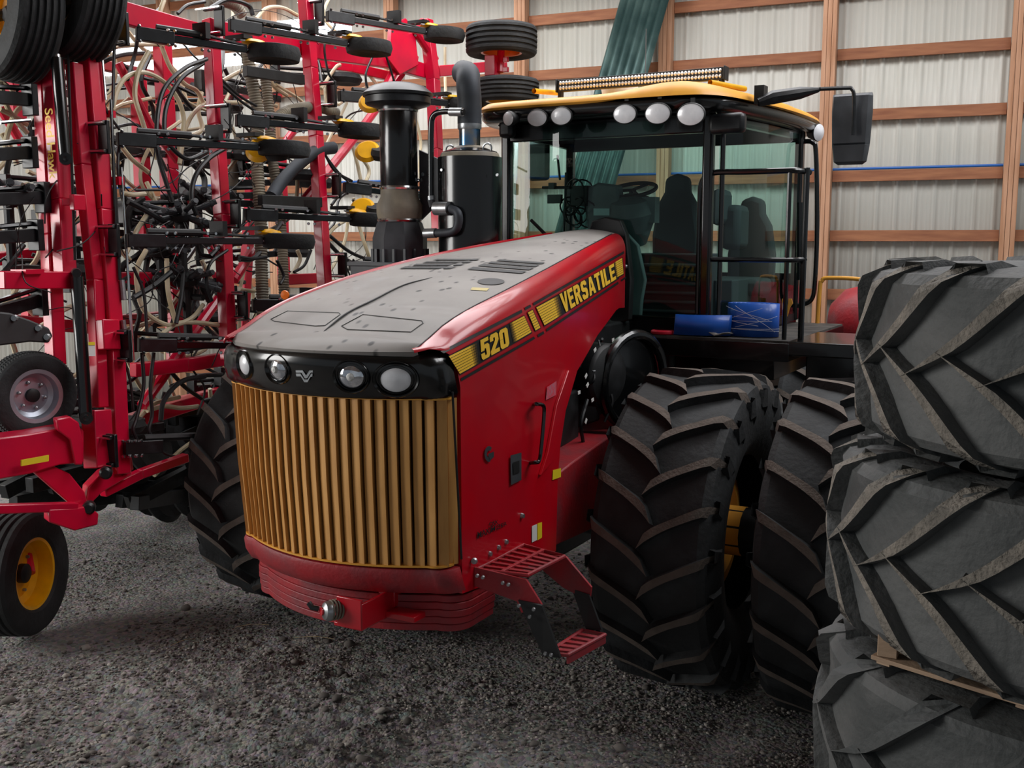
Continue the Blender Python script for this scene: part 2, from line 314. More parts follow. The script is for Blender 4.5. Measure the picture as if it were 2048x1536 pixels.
# ================================================================== TIRES
def ag_tire(R, w, N, lugh=.055, lw=.06, rimr=.5, mats=('rubber', 'lugtop'), sweep=.24, crown=.03, name='ag_tire'):
    """mesh with axis along local X, wheel centre at origin"""
    hw = w/2
    prof = [(rimr, -.36*w), (rimr+.04, -.40*w), (rimr+.14, -.47*w), (R-.26, -.5*w), (R-.16, -.49*w), (R-.085, -.455*w), (R-.058, -.40*w), (R-lugh-crown*.25, -.22*w), (R-lugh, 0)]
    prof = prof+[(r, -x) for r, x in prof[-2::-1]]
    b = MB(); b.lathe(prof, ax=(1, 0, 0), n=96, caps=False)
    T = sorted((x, r) for r, x in prof if r > R-.27)
    def surf(u, ph, h):
        r = interp(T, u)
        return u, r, h, ph
    def pos(u, ph, h, out=0):
        r = interp(T, u)+h; return V((u+out, -r*math.cos(ph), r*math.sin(ph)))
    K = 9
    for side in (-1, 1):
        for i in range(N):
            p0 = 2*PI*(i+(.5 if side > 0 else 0))/N
            rows = []
            for k in range(K+1):
                t = k/K; u = side*(-.02*w+t*(.52*w))
                if abs(u) > .5*w: u = side*.5*w
                ph = p0+(sweep/R)*(t**.8)
                # footprint half width along the circumference direction, wider at centre foot
                hwid = lw/2*(1.25-.5*min(1, t*2.5)+(.25*t))
                h = lugh*(1-.25*t*t) if t < .9 else lugh*.8
                sh = 1.28
                # direction across the lug: mostly circumferential
                da = hwid/R
                ub = side*hwid*.55
                if t > .97: ex = side*.02
                else: ex = 0
                rows.append([pos(u-ub, ph-da*sh, -.02), pos(u-ub*.8+ex, ph-da, h, 0), pos(u+ub*.8*(1 if t < .9 else 0)+ex, ph+da, h, 0), pos(u+ub*(1 if t < .9 else 0), ph+da*sh, -.02)])
            # run the lug down over the shoulder
            t = 1; ph = p0+sweep/R+.02; da = lw/2/R
            for dr, ex in ((.05, .012), (.12, -.006)):
                r = R-lugh-dr+.0; u = side*.5*w
                rows.append([V((u-side*.02, -r*math.cos(ph-da*1.2), r*math.sin(ph-da*1.2))), V((u+side*ex, -r*math.cos(ph-da), r*math.sin(ph-da))), V((u+side*ex, -r*math.cos(ph+da), r*math.sin(ph+da))), V((u-side*.02, -r*math.cos(ph+da*1.2), r*math.sin(ph+da*1.2)))])
            o = len(b.v); L = len(rows); b.v += [tuple(p) for r in rows for p in r]
            for k in range(L-1):
                for j in range(3):
                    b.f.append([o+k*4+j, o+k*4+j+1, o+(k+1)*4+j+1, o+(k+1)*4+j]); b.m.append(1 if (j == 1 and k < K) else 0)
            b.f.append([o, o+1, o+2, o+3]); b.m.append(0); e = o+(L-1)*4; b.f.append([e+3, e+2, e+1, e]); b.m.append(0)
    return b
TR, TC, TS, TW = 1.04, 1.17, .981, .78

# ================================================================== TRACTOR
tr = thing('tractor', 'big red articulated farm tractor with gold grille, black hood and yellow cab roof', 'tractor')
proto = ag_tire(TR, TW, 21, lw=.075).build('tire', ['rubber', 'lugtop'], tr, ang=30)
def rim_mesh(b, R=.5, w=.6, hub=.1):
    b.lathe([(R-.02, -w/2), (R, -w/2), (R-.03, -w/2+.05), (R-.06, -w/2+.1), (R-.07, .1), (R-.1, .14), (.3, .16), (.2, .1), (0, .1)], ax=(1, 0, 0), n=48, caps=False)
rb = MB(); rim_mesh(rb); rb.lathe([(0, .1), (.16, .1), (.16, .3), (.1, .33), (0, .33)], ax=(1, 0, 0), n=24)
rim = rb.build('rim', 'yellow', proto)
first = True
for y in (0, 3.95):
    for x in (TC, TC+TS, -TC, -TC-TS):
        t = proto if first else dup(proto, tr); first = False
        t.location = (x, y, TR); t.rotation_euler = (random.uniform(0, .3)*0+(.0 if abs(x) < 1.3 else .13), 0, 0)
        if x < 0: t.children[0].rotation_euler = (0, 0, PI)
for ya in (0, 3.95): b = MB(); b.tube([(-2.5, ya, TR), (2.5, ya, TR)], .16, 16); b.box((0, ya, TR), (.5, .6, .6)); b.build('axle', 'bsteel', tr, bevel=.02)
# frame
b = MB(); b.box((0, -.1, 1.27), (1.0, 2.2, .42)); b.box((0, 1.0, 1.5), (.8, 1.2, .8)); b.build('front_frame', 'dred', tr, bevel=.02)
b = MB(); b.box((0, 3.6, 1.5), (.9, 3.6, .55)); b.build('rear_frame', 'bsteel', tr, bevel=.02)
# hood surfaces
WZ = [(-2.42, (.585, 2.385)), (-2.3, (.578, 2.452)), (-2.2, (.580, 2.495)), (-2.0, (.592, 2.557)), (-1.7, (.598, 2.62)), (-1.4, (.590, 2.68)), (-1.0, (.548, 2.746)), (-.6, (.488, 2.807)), (-.2, (.413, 2.858)), (.2, (.328, 2.904)), (.6, (.237, 2.949)), (.7, (.215, 2.955))]
WH = [(y, a) for y, (a, z) in WZ]; ZH = [(y, z) for y, (a, z) in WZ]
XS = [(-2.5, .69), (-2.25, .70), (-2.0, .715), (-1.7, .712), (-1.4, .695), (-1.0, .645), (-.6, .580), (-.2, .502), (.2, .415), (.6, .325), (.7, .30)]
FD = .13
def sm(T, y, e=.12): return (interp(T, y-e)+interp(T, y)*2+interp(T, y+e))/4
def topz(x, y):
    a = sm(WH, y); return sm(ZH, y)+.03*(1-min(1, (x/a)**2)) + .012*math.exp(-(x/.03)**2)*(1 if -2.2 < y < -.9 else 0)*min(1, (y+2.2)*4, (-.9-y)*4)
def sx(y, z):
    a = sm(WH, y); s = sm(XS, y); d = (sm(ZH, y)-z)/FD
    if d <= 0: return a
    if d >= 1: return s-.03*max(0, (1.9-z))*.5
    return a+(s-a)*math.sqrt(1-(1-d)**2)
def side(px, py, off=.004, off2=0):
    x = .55
    for _ in range(40):
        p = onx(px, py, x); x = .5*x+.5*(sx(p.y, p.z)+off)
    p = onx(px, py, x); return p
def top(px, py, off=.003):
    d = ray(px, py); lo = None
    for k in range(400):
        t = 3.2+.015*k; p = CAM+d*t
        if p.z < topz(p.x, p.y)+off:
            a, c = t-.015, t
            for _ in range(20):
                m = (a+c)/2; p = CAM+d*m
                if p.z < topz(p.x, p.y)+off: c = m
                else: a = m
            return CAM+d*c
    return p
def plan(W, yc, bul, corner=.09, back=.22, n=20):
    """front outline from right rear corner to left rear corner"""
    out = [(W, yc+bul+back), (W, yc+bul+corner)]
    for k in range(1, 6):
        a = PI/2*k/6; out.append((W-corner*(1-math.cos(a)), yc+bul+corner-corner*math.sin(a)*1.0 - .0))
    for k in range(n+1):
        x = (W-corner)*(1-2*k/n); out.append((x, yc+bul*abs(x/(W-corner))**2))
    return out+[(-x, y) for x, y in out[6::-1]]
# hood top skin
ys = [-2.42+.06*i for i in range(53)]
b = MB(); rows = []
fr = plan(.585, -2.60, .18, .05, 0)
for j in range(10):                       # nose lip: fan from arc to first station
    t = j/10; rows.append([])
    for k in range(25):
        s = 1-2*k/24; x = .585*s; ya = -2.60+.19*s*s; yb = -2.36
        y = ya+(yb-ya)*t; z = 2.385+(topz(x, -2.36)-2.385)*(1-(1-t)**1.8)
        rows[-1].append((x, y, z))
for y in [-2.36+.06*i for i in range(52)]:
    a = sm(WH, y); rows.append([(a*(1-2*k/24), y, topz(a*(1-2*k/24), y)) for k in range(25)])
b.grid(rows)
b.grid([[(r[0], r[1], r[2]) for r in rows[0]], [(r[0]*1.0, r[1]+.01, r[2]-.03) for r in rows[0]]])
b.build('hood_top', 'hood', tr, ang=50)
yend = -2.36+.06*51
# side panels
ZB = [(-2.5, 1.17), (-2.2, 1.16), (-1.06, 1.07), (-1.055, 1.5), (-1.02, 1.70), (-.93, 1.9), (-.70, 2.11), (-.2, 2.285), (.45, 2.42), (.7, 2.41)]
for sgn in (1, -1):
    b = MB(); rows = []
    for y in [-2.20, -2.1, -2.0, -1.9, -1.8, -1.7, -1.6, -1.5, -1.4, -1.3, -1.2, -1.1, -1.062, -1.055, -1.04, -1.02, -.98, -.93, -.85, -.78, -.7, -.6, -.5, -.4, -.3, -.2, -.1, 0, .1, .2, .3, .4, .5, .6, .68, yend]:
        zt = sm(ZH, y); zb = interp(ZB, y); r = []
        for k in range(9): z = zt-FD*(1-math.cos(PI/2*k/8)); r.append((sgn*(sx(y, z)), y, z))
        for k in range(1, 9): z = (zt-FD)+(zb-zt+FD)*k/8; r.append((sgn*sx(y, z), y, z))
        rows.append(r)
    # nose part ahead of the panel: curls over the lamp panel
    pre = []
    for y, zl in ((-2.46, 2.385), (-2.40, 2.40), (-2.34, 2.39), (-2.29, 2.365), (-2.25, 2.31), (-2.222, 2.20)):
        zt = sm(ZH, max(y, -2.42)) if y > -2.45 else 2.405; r = []
        s_ = interp([(-2.46, .60), (-2.40, .645), (-2.34, .672), (-2.29, .69), (-2.25, .70), (-2.22, .703)], y); a = sm(WH, y)
        for k in range(9): z = zt-min(FD, zt-zl)*(1-math.cos(PI/2*k/8)); r.append((sgn*(a+(s_-a)*math.sin(PI/2*k/8)), y, z))
        for k in range(1, 9): z = (zt-min(FD, zt-zl))+(zl-zt+min(FD, zt-zl))*k/8; r.append((sgn*s_, y, z))
        pre.append(r)
    b.grid(pre+rows)
    r0 = rows[0]; b.grid([[p for p in r0], [(p[0]-sgn*.05, p[1]+.0, p[2]) for p in r0]])
    sp = b.build('hood_side_panel', 'red', tr, ang=40, solid=.012 if sgn < 0 else 0)
# nose: lamp panel
def band(b, plans, zs):
    b.grid([[(x, y, z) for (x, y) in p] for p, z in zip(plans, zs)])
b = MB()
P_ = lambda W, yc, bul: plan(W, yc, bul, .10, .16)
band(b, [P_(.60, -2.56, .17), P_(.655, -2.60, .19), P_(.675, -2.615, .19), P_(.69, -2.615, .185), P_(.70, -2.60, .18), P_(.70, -2.575, .175), P_(.68, -2.55, .17)], [2.385, 2.37, 2.35, 2.31, 2.24, 2.18, 2.155])
lp = b.build('lamp_panel', 'black', tr, ang=50)
def front_y(x, W=.69, yc=-2.605, bul=.185, corner=.10):
    xx = abs(x)/(W-corner); return yc+bul*min(1.6, xx**2)
def frontn(x, W=.69, bul=.185, corner=.10):
    s = 2*bul*x/(W-corner)**2; return V((s, -1, 0)).normalized()
for px, py, rad, kind in ((490, 729, .054, 'lens'), (556, 738, .054, 'lensb'), (703, 753, .058, 'lensb'), (792, 759, .062, 'lens')):
    x = 0
    for _ in range(30): p = ony(px, py, front_y(x)); x = .5*x+.5*p.x
    nrm = frontn(p.x); nrm = (nrm+V((0, 0, -.05))).normalized()
    b = MB(); b.lathe([(rad*1.42, -.02), (rad*1.42, .004), (rad*1.36, .012), (rad*1.2, .0), (rad*1.12, -.004), (rad*1.08, .006), (rad*1.0, -.004), (rad*.9, -.01)], p, nrm, 36, squash=(1.15 if px < 760 else 1.28, 1)); hb = b.build('headlight', 'black', tr)
    b = MB(); b.lathe([(rad*1.0, -.012), (rad*.96, .002), (rad*.8, .01), (rad*.4, .018), (0, .02)], p, nrm, 32, squash=(1.08 if px < 760 else 1.22, 1)); b.build('lens', kind, hb)
    if kind == 'lensb': b = MB(); b.lathe([(0, .034), (.014, .03), (.02, .018)], p, nrm, 16); b.build('bulb', 'white', hb)
# emblem: winged V on the lamp panel
def quadbar(b, pts, d): b.prism([V(p) for p in pts], d)
def fpt(px, py, off=.004):
    x = 0
    for _ in range(30): p = ony(px, py, front_y(x)-off); x = .5*x+.5*p.x
    return p
ox, oy, sc = 440, 620, 3.938
b = MB()
for poly in ([(600, 475), (655, 475), (682, 515), (708, 475), (735, 475), (735, 492), (718, 492), (690, 537), (672, 537), (645, 492), (602, 492)],
             [(602, 500), (637, 500), (668, 547), (695, 547), (722, 500), (733, 500), (730, 524), (716, 526), (693, 568), (668, 568), (640, 522), (606, 522)]):
    pp = [fpt(ox+x/sc, oy+y/sc) for x, y in poly]; b.prism(pp, (0, -.004, 0))
b.build('emblem', 'steel', tr, smooth=False)
# grille
GZ0, GZ1 = 1.315, 2.155
def gx(s, t):      # s in -1..1 along the arc, returns plan point and normal
    pass
NS = 25; b = MB()
gp = plan(.685, -2.53, .165, .10, .10, 40)
# resample the outline evenly
L = [0]
for p, q in zip(gp, gp[1:]): L.append(L[-1]+math.hypot(q[0]-p[0], q[1]-p[1]))
def gat(s):
    d = s*L[-1]
    for i in range(len(L)-1):
        if d <= L[i+1]+1e-9: t = (d-L[i])/(L[i+1]-L[i]); p, q = gp[i], gp[i+1]; return V((p[0]+(q[0]-p[0])*t, p[1]+(q[1]-p[1])*t, 0)), V((q[0]-p[0], q[1]-p[1], 0)).normalized()
for i in range(NS+1):
    s = i/NS; c, t = gat(min(.999, max(.001, s))); nrm = V((-t.y, t.x, 0))
    if nrm.dot(V((c.x, c.y+1.5, 0))) < 0: nrm = -nrm
    # vane: front nose rounded and blade swept back
    wid = L[-1]/NS
    rows = []
    for z, ins in ((GZ0, .035), ((GZ0+GZ1)/2, .012), (GZ1, 0)):
        cc = c*1; cc.y += ins*.0; k = 1-ins*1.0; cc = V((c.x*k, c.y+ins*1.2, z))
        a = cc+t*(wid*.46)-nrm*.006; m = cc+nrm*.008; e = cc-t*(wid*.30)+nrm*.012; f_ = cc-t*(wid*.30)-nrm*.05; g = cc+t*(wid*.40)-nrm*.02
        rows.append([a, m, e, f_, g, a])
    b.grid(rows)
b.build('grille', 'gold', tr, ang=40)
b = MB()
for z, k, dy in ((GZ1, 1.012, -.012), (GZ0, .975, .03)):
    o1 = [(x*k, y+dy) for x, y in gp]; i1 = [(x*(k-.09), y+dy+.07) for x, y in gp]
    b.grid([[(x, y, z-.004) for x, y in i1], [(x, y, z-.004) for x, y in o1], [(x, y, z+.006) for x, y in o1], [(x, y, z+.006) for x, y in i1]])
for sg in (1,): b.box((.66, -2.185, (GZ0+GZ1)/2+.0), (.012, .10, GZ1-GZ0-.01))
b.build('grille_frame', 'yellow', tr)
b = MB(); b.grid([[(x*.93, y+.09, z) for x, y in gp] for z in (GZ0-.05, GZ1+.05)]); b.build('radiator_screen', mat('shaded_vane_gold', '5a4020', .8), tr)  # dark gold paints in the shaded vane sides between the slats
b = MB(); b.box((0, -1.9, 1.75), (1.28, .45, 1.15)); b.build('radiator', 'mblack', tr)
# red pan under grille, frame behind, weights
b = MB(); PP = lambda W, yc, bul: plan(W, yc, bul, .12, .12)
band(b, [PP(.665, -2.47, .17), PP(.685, -2.50, .17), PP(.695, -2.505, .17), PP(.70, -2.49, .17), PP(.695, -2.46, .17), PP(.66, -2.42, .16)], [1.305, 1.30, 1.28, 1.22, 1.17, 1.155]); 
b.prism([(x, y, 1.155) for x, y in PP(.66, -2.42, .16)], (0, 0, .004)); b.prism([(x, y, 1.30) for x, y in PP(.665, -2.47, .17)], (0, 0, .004))
b.build('lower_front_pan', 'dred', tr, ang=40)
for k in range(5):
    z = 1.142-.038*(k+1); W = .70-.006*abs(k-1.5); b = MB(); q = plan(W, -2.40, .17, .13, .35); b.prism([(x, y, z) for x, y in q], (0, 0, .036)); b.build('front_weight_plate', 'dred', tr, bevel=.004)
# tow hitch with winch cable drum
hc = ony(655, 1222, -2.64); X, Z = hc.x, hc.z
b = MB(); b.box((X+.09, -2.42, Z-.075), (.17, .36, .02)); b.box((X+.17, -2.42, Z-.015), (.016, .36, .13)); b.box((X+.10, -2.595, Z-.005), (.15, .016, .15)); b.box((X+.14, -2.30, Z+.0), (.1, .1, .08)); b.box((X+.25, -2.36, Z-.06), (.2, .10, .03)); b.build('tow_bracket', 'red', tr, bevel=.004)
b = MB(); b.lathe([(.0, -.02), (.048, -.02), (.05, .0), (.042, .015), (.02, .026), (0, .03)], hc, (-.45, -.8, .1), 28); hk = b.build('cable_winch', 'steel', tr)
b = MB()
for k in range(5): b.tube(torus_pts(hc+V((.008, .014, 0))*(k+1), .046, (-.45, -.8, .1), 28), .006, 6)
b.build('wire_rope', 'corr', hk)
b = MB(); b.lathe([(0, .02), (.02, .02), (.02, .034), (0, .036)], hc, (-.45, -.8, .1), 20); b.build('reflector', 'red', hk)
b = MB(); b.tube([hc+V((-.04, -.02, .01)), hc+V((-.07, -.03, .015)), hc+V((-.09, -.03, .035))], .014, 8); b.build('winch_hook', 'bsteel', hk)
# ---- decals
def crop(x, y): return (880+x/5.12, 480+y/5.12)
def quad_decal(b, TL, TR_, BR, BL, nu=12, nv=2, off=.004):
    rows = []
    for j in range(nv+1):
        t = j/nv; r = []
        for i in range(nu+1):
            s = i/nu; x = (TL[0]*(1-s)+TR_[0]*s)*(1-t)+(BL[0]*(1-s)+BR[0]*s)*t; y = (TL[1]*(1-s)+TR_[1]*s)*(1-t)+(BL[1]*(1-s)+BR[1]*s)*t
            r.append(side(*crop(x, y), off))
        rows.append(r)
    b.grid(rows)
b = MB()
quad_decal(b, (5, 1140), (836, 712), (846, 740), (40, 1160), 30, 1)
quad_decal(b, (866, 692), (926, 660), (934, 686), (876, 716), 4, 1)
quad_decal(b, (952, 645), (1885, 112), (1886, 138), (962, 670), 34, 1)
quad_decal(b, (213, 1416), (962, 988), (974, 1010), (217, 1446), 30, 1)
quad_decal(b, (998, 968), (1060, 932), (1070, 958), (1008, 994), 4, 1)
quad_decal(b, (1086, 912), (1824, 425), (1830, 448), (1096, 936), 30, 1)
quad_decal(b, (1852, 408), (1905, 372), (1907, 392), (1856, 424), 4, 1)
quad_decal(b, (85, 1186), (864, 768), (946, 952), (207, 1384), 30, 3)
quad_decal(b, (892, 742), (950, 706), (1038, 902), (976, 938), 4, 3)
quad_decal(b, (980, 684), (1800, 224), (1836, 396), (1070, 886), 34, 3)
quad_decal(b, (1788, 228), (1872, 176), (1884, 352), (1812, 398), 6, 3)
b.build('black_stripe_decal', 'mblack', tr, fix=False)
def lerp(a, b_, t): return (a[0]+(b_[0]-a[0])*t, a[1]+(b_[1]-a[1])*t)
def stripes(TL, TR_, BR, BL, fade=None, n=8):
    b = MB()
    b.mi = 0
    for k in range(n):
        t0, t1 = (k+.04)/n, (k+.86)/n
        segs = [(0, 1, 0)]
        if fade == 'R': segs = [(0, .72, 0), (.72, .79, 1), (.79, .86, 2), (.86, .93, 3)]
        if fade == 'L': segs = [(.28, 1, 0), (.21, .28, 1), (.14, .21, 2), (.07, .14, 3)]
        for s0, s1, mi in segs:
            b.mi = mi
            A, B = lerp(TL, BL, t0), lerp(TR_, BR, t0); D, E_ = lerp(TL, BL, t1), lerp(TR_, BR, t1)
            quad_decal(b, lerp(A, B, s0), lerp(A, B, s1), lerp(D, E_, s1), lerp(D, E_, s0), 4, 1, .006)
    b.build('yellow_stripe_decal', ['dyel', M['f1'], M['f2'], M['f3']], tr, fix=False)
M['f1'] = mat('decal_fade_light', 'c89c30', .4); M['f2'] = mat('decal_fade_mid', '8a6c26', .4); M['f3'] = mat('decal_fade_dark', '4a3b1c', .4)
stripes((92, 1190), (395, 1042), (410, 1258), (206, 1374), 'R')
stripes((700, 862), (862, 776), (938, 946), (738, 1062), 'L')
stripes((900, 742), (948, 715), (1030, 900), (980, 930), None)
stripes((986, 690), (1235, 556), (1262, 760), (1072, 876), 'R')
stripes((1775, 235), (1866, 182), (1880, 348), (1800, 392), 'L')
def text_mesh(body, offset=.02, size=1):
    cu = bpy.data.curves.new('t', 'FONT'); cu.body = body; cu.size = size; cu.offset = offset; cu.space_character = .95; cu.resolution_u = 4
    o = bpy.data.objects.new('t', cu); C.objects.link(o); bpy.context.view_layer.update()
    me = bpy.data.meshes.new_from_object(o.evaluated_get(bpy.context.evaluated_depsgraph_get())); bpy.data.objects.remove(o)
    vs = [(v.co.x, v.co.y) for v in me.vertices]; fs = [list(p.vertices) for p in me.polygons]
    x0, x1 = min(v[0] for v in vs), max(v[0] for v in vs); y0, y1 = min(v[1] for v in vs), max(v[1] for v in vs)
    return [((x-x0)/(x1-x0), (y-y0)/(y1-y0)) for x, y in vs], fs
def text_quad(name, body, TL, TR_, BR, BL, m, fn, off=.008, offset=.02, parent=None):
    vs, fs = text_mesh(body, offset); b = MB(); out = []
    for u, v in vs:
        p = lerp(lerp(BL, BR, u), lerp(TL, TR_, u), v); out.append(fn(p[0], p[1], off))
    b.add(out, fs); return b.build(name, m, parent or tr, smooth=False, fix=False)
cs = lambda x, y, o: side(*crop(x, y), o)
# heavy block letters for the maker's name drawn as polygons in a unit box
GL = {'V': (1.05, [[(0, 1), (.36, 1), (.53, .35), (.68, 1), (1, 1), (.68, 0), (.36, 0)]]),
      'E': (.85, [[(0, 1), (.95, 1), (.95, .8), (.36, .8), (.36, .6), (.85, .6), (.85, .41), (.36, .41), (.36, .2), (.95, .2), (.95, 0), (0, 0)]]),
      'R': (1.0, [[(0, 1), (.7, 1), (.93, .86), (.93, .58), (.74, .46), (1, 0), (.64, 0), (.42, .4), (.36, .4), (.36, 0), (0, 0)]]),
      'S': (.95, [[(.95, .72), (.95, .86), (.78, 1), (.2, 1), (.02, .86), (.02, .56), (.16, .44), (.58, .38), (.6, .22), (.38, .2), (.36, .3), (0, .3), (0, .13), (.17, 0), (.78, 0), (.97, .14), (.97, .45), (.82, .57), (.4, .63), (.38, .78), (.58, .8), (.6, .72)]]),
      'A': (1.05, [[(.34, 1), (.68, 1), (1, 0), (.68, 0), (.62, .2), (.38, .2), (.32, 0), (0, 0)]]),
      'T': (.85, [[(0, 1), (1, 1), (1, .8), (.68, .8), (.68, 0), (.32, 0), (.32, .8), (0, .8)]]),
      'I': (.40, [[(.05, 1), (.95, 1), (.95, 0), (.05, 0)]]),
      'L': (.80, [[(0, 1), (.38, 1), (.38, .2), (.95, .2), (.95, 0), (0, 0)]]),
      '5': (1, [[(.95, 1), (.08, 1), (.02, .42), (.4, .42), (.42, .5), (.58, .5), (.6, .24), (.58, .18), (.42, .18), (.4, .32), (0, .32), (.02, .1), (.16, 0), (.8, 0), (.97, .12), (.97, .6), (.82, .7), (.5, .7), (.44, .66), (.45, .81), (.95, .81)]]),
      '2': (1, [[(.03, .66), (.03, .88), (.18, 1), (.8, 1), (.97, .88), (.97, .6), (.46, .2), (.96, .2), (.96, 0), (0, 0), (0, .2), (.58, .66), (.58, .8), (.4, .8), (.4, .66)]]),
      '0': (1, [[(.02, .12), (.18, 0), (.8, 0), (.97, .12), (.97, .88), (.8, 1), (.18, 1), (.02, .88), (.02, .5), (.4, .5), (.4, .8), (.58, .8), (.58, .2), (.4, .2), (.4, .49), (.02, .49)]])}
HOLE = {'R': [(.36, .8), (.58, .8), (.58, .6), (.36, .6)], 'A': [(.45, .4), (.56, .4), (.51, .72), (.5, .72)]}
def block_text(name, word, TL, TR_, BR, BL, m, gap=.10):
    tot = sum(GL[c][0] for c in word)+gap*(len(word)-1); x = 0; b = MB(); hb = MB()
    from mathutils.geometry import tessellate_polygon
    for c in word:
        w_, polys = GL[c]
        for tgt, pl, off in [(b, polys[0], .009)]+([(hb, HOLE[c], .011)] if c in HOLE else []):
            vs = []
            for (gx_, gy_) in pl:
                u = (x+gx_*w_)/tot; p = lerp(lerp(BL, BR, u), lerp(TL, TR_, u), gy_); vs.append(cs(p[0], p[1], off))
            tri = tessellate_polygon([[V((gx_, gy_, 0)) for gx_, gy_ in pl]]); tgt.add(vs, [list(t) for t in tri])
        x += w_+gap
    o = b.build(name, m, tr, smooth=False, fix=False)
    if hb.v: hb.build('letter_counters', 'mblack', o, smooth=False, fix=False)
block_text('model_number_lettering', '520', (406, 1030), (690, 885), (716, 1078), (430, 1236), 'dyel', .06)
block_text('maker_lettering', 'VERSATILE', (1222, 556), (1782, 236), (1808, 398), (1268, 752), 'dyel', .10)
# side labels (pixel outline -> panel)
def patch(name, quad, m, off=.005, parent=None, nu=3, fn=side, fix=False):
    b = MB(); TL, TR_, BR, BL = quad; rows = []
    for j in range(nu+1):
        t = j/nu; rows.append([fn(*lerp(lerp(TL, TR_, i/nu), lerp(BL, BR, i/nu), t), off) for i in range(nu+1)])
    b.grid(rows); return b.build(name, m, parent or tr, smooth=False, fix=fix)
o = patch('warning_label', ((1106, 940), (1122, 936), (1122, 954), (1105, 960)), 'lyel')
patch('white_label', ((1064, 1052), (1074, 1048), (1074, 1080), (1064, 1085)), 'white')
patch('warning_label', ((1075, 1047), (1084, 1044), (1084, 1075), (1075, 1081)), 'lyel')
patch('engine_vent_cover', ((1021, 911), (1043, 905), (1043, 960), (1022, 970)), 'plas', .01)
patch('engine_vent_slot', ((1026, 925), (1039, 921), (1039, 945), (1027, 949)), 'mblack', .014)
b = MB(); pts = []
for k in range(15): a = math.radians(50+k*17); pts.append((978+9*math.cos(a), 908-16*math.sin(a)))
rows = [[side(978+(x-978)*f, 908+(y-908)*f, .008) for x, y in pts] for f in (1, .45)]
b.grid(rows); b.grid([[side(976, 908, .008), side(988, 903, .008)], [side(979, 922, .008), side(988, 914, .008)]]); b.build('engine_emblem', 'plas', tr, smooth=False, fix=False)
text_quad('panel_lettering', 'MAXIMIZER', (955, 1064), (1014, 1043), (1014, 1050), (955, 1078), 'mblack', lambda x, y, o: side(x, y, o), .006, .01)
text_quad('panel_lettering', 'QSX', (978, 1045), (996, 1039), (996, 1049), (980, 1056), 'mblack', lambda x, y, o: side(x, y, o), .006, .01)
patch('serial_label', ((1094, 774), (1113, 762), (1112, 790), (1092, 800)), mat('faded_label', 'b86a78', .5, 0, 'd04858', 60, .45, .55), .006)
# raised slanted rib and handle
b = MB()
A = [(1132, 740), (1140, 764), (1122, 824), (1098, 925), (1076, 950), (1090, 905), (1108, 810)]
pp = [side(x, y, .0) for x, y in A]; b.prism(pp, (.02, 0, 0)); b.build('panel_rib', 'red', tr, bevel=.004)
h = [side(1070, 808, .0), side(1072, 808, .05), side(1086, 811, .06), side(1088, 830, .06), side(1082, 900, .06), side(1078, 922, .06), side(1070, 925, .05), side(1060, 926, 0)]
b = MB(); b.tube(smooth(h, 5), .011, 8); b.build('grab_handle', 'black', tr)
b = MB(); b.tube([side(905, 784, .01), side(923, 1118, .01)], .006, 6); b.build('panel_seal', 'mblack', tr)
# hood top furniture
c5 = lambda x, y: (420+x/2.3273, 420+y/2.3273)
def tp(x, y, off=.003): return top(*c5(x, y), off)
b = MB()
for q in (((910, 262), (880, 272), (1120, 272), (1150, 262)), ((960, 250), (940, 258), (1165, 257), (1190, 249)), ((1010, 239), (985, 245), (1205, 244), (1225, 238)), ((1060, 227), (1035, 233), (1240, 233), (1258, 227)),
          ((1225, 264), (1197, 275), (1450, 294), (1475, 284)), ((1270, 250), (1245, 259), (1485, 278), (1510, 268)), ((1310, 239), (1290, 246), (1515, 263), (1535, 254)), ((1350, 229), (1330, 235), (1545, 250), (1560, 243))):
    rows = [[tp(*lerp(q[0], q[3], i/8), .005) for i in range(9)], [tp(*lerp(q[1], q[2], i/8), .005) for i in range(9)]]; b.grid(rows)
b.build('hood_vent_slots', 'mblack', tr, smooth=False, fix=False)
b = MB(); ring = [tp(1308+63*math.cos(a), 332+15*math.sin(a), .004) for a in [2*PI*k/28 for k in range(28)]]
b.add(ring, [tuple(range(28))]); b.build('hood_opening', 'mblack', tr, smooth=False, fix=False)
b = MB(); b.add([tp(1220, 360), tp(1300, 363), tp(1288, 376), tp(1212, 371)], [(0, 1, 2, 3)]); b.build('hood_label', mat('dusty_label', 'c8b878', .6), tr, smooth=False, fix=False)
b = MB()
for poly in ([(283, 508), (360, 470), (600, 478), (606, 486), (535, 538), (490, 540), (300, 518)], [(612, 540), (712, 486), (985, 515), (992, 526), (935, 568), (640, 556)]):
    pts = [tp(*lerp(poly[i], poly[(i+1) % len(poly)], k/4), .001) for i in range(len(poly)) for k in range(4)]; pts.append(pts[0]); b.tube(pts, .0025, 4, False)
b.build('hood_hatch_outline', 'mblack', tr)
b = MB(); pts = smooth([tp(1035, 313, .002), tp(900, 350, .002), tp(760, 420, .002), tp(640, 480, .002), tp(560, 540, .002), tp(510, 582, .002)], 5); b.tube(pts, .006, 6, rs=[.001+.006*math.sin(PI*i/(len(pts)-1)) for i in range(len(pts))]); b.build('hood_crease', 'mblack', tr)
b = MB(); b.tube([(sm(WH, y)+.002, y, sm(ZH, y)+.0) for y in [-2.44+.08*i for i in range(39)]], .004, 6); b.build('hood_seam', 'mblack', tr)
b = MB(); b.tube([(-(sm(WH, y)+.012), y, sm(ZH, y)+.0) for y in [-2.44+.08*i for i in range(39)]], .013, 8); b.build('hood_edge_trim', 'red', tr)
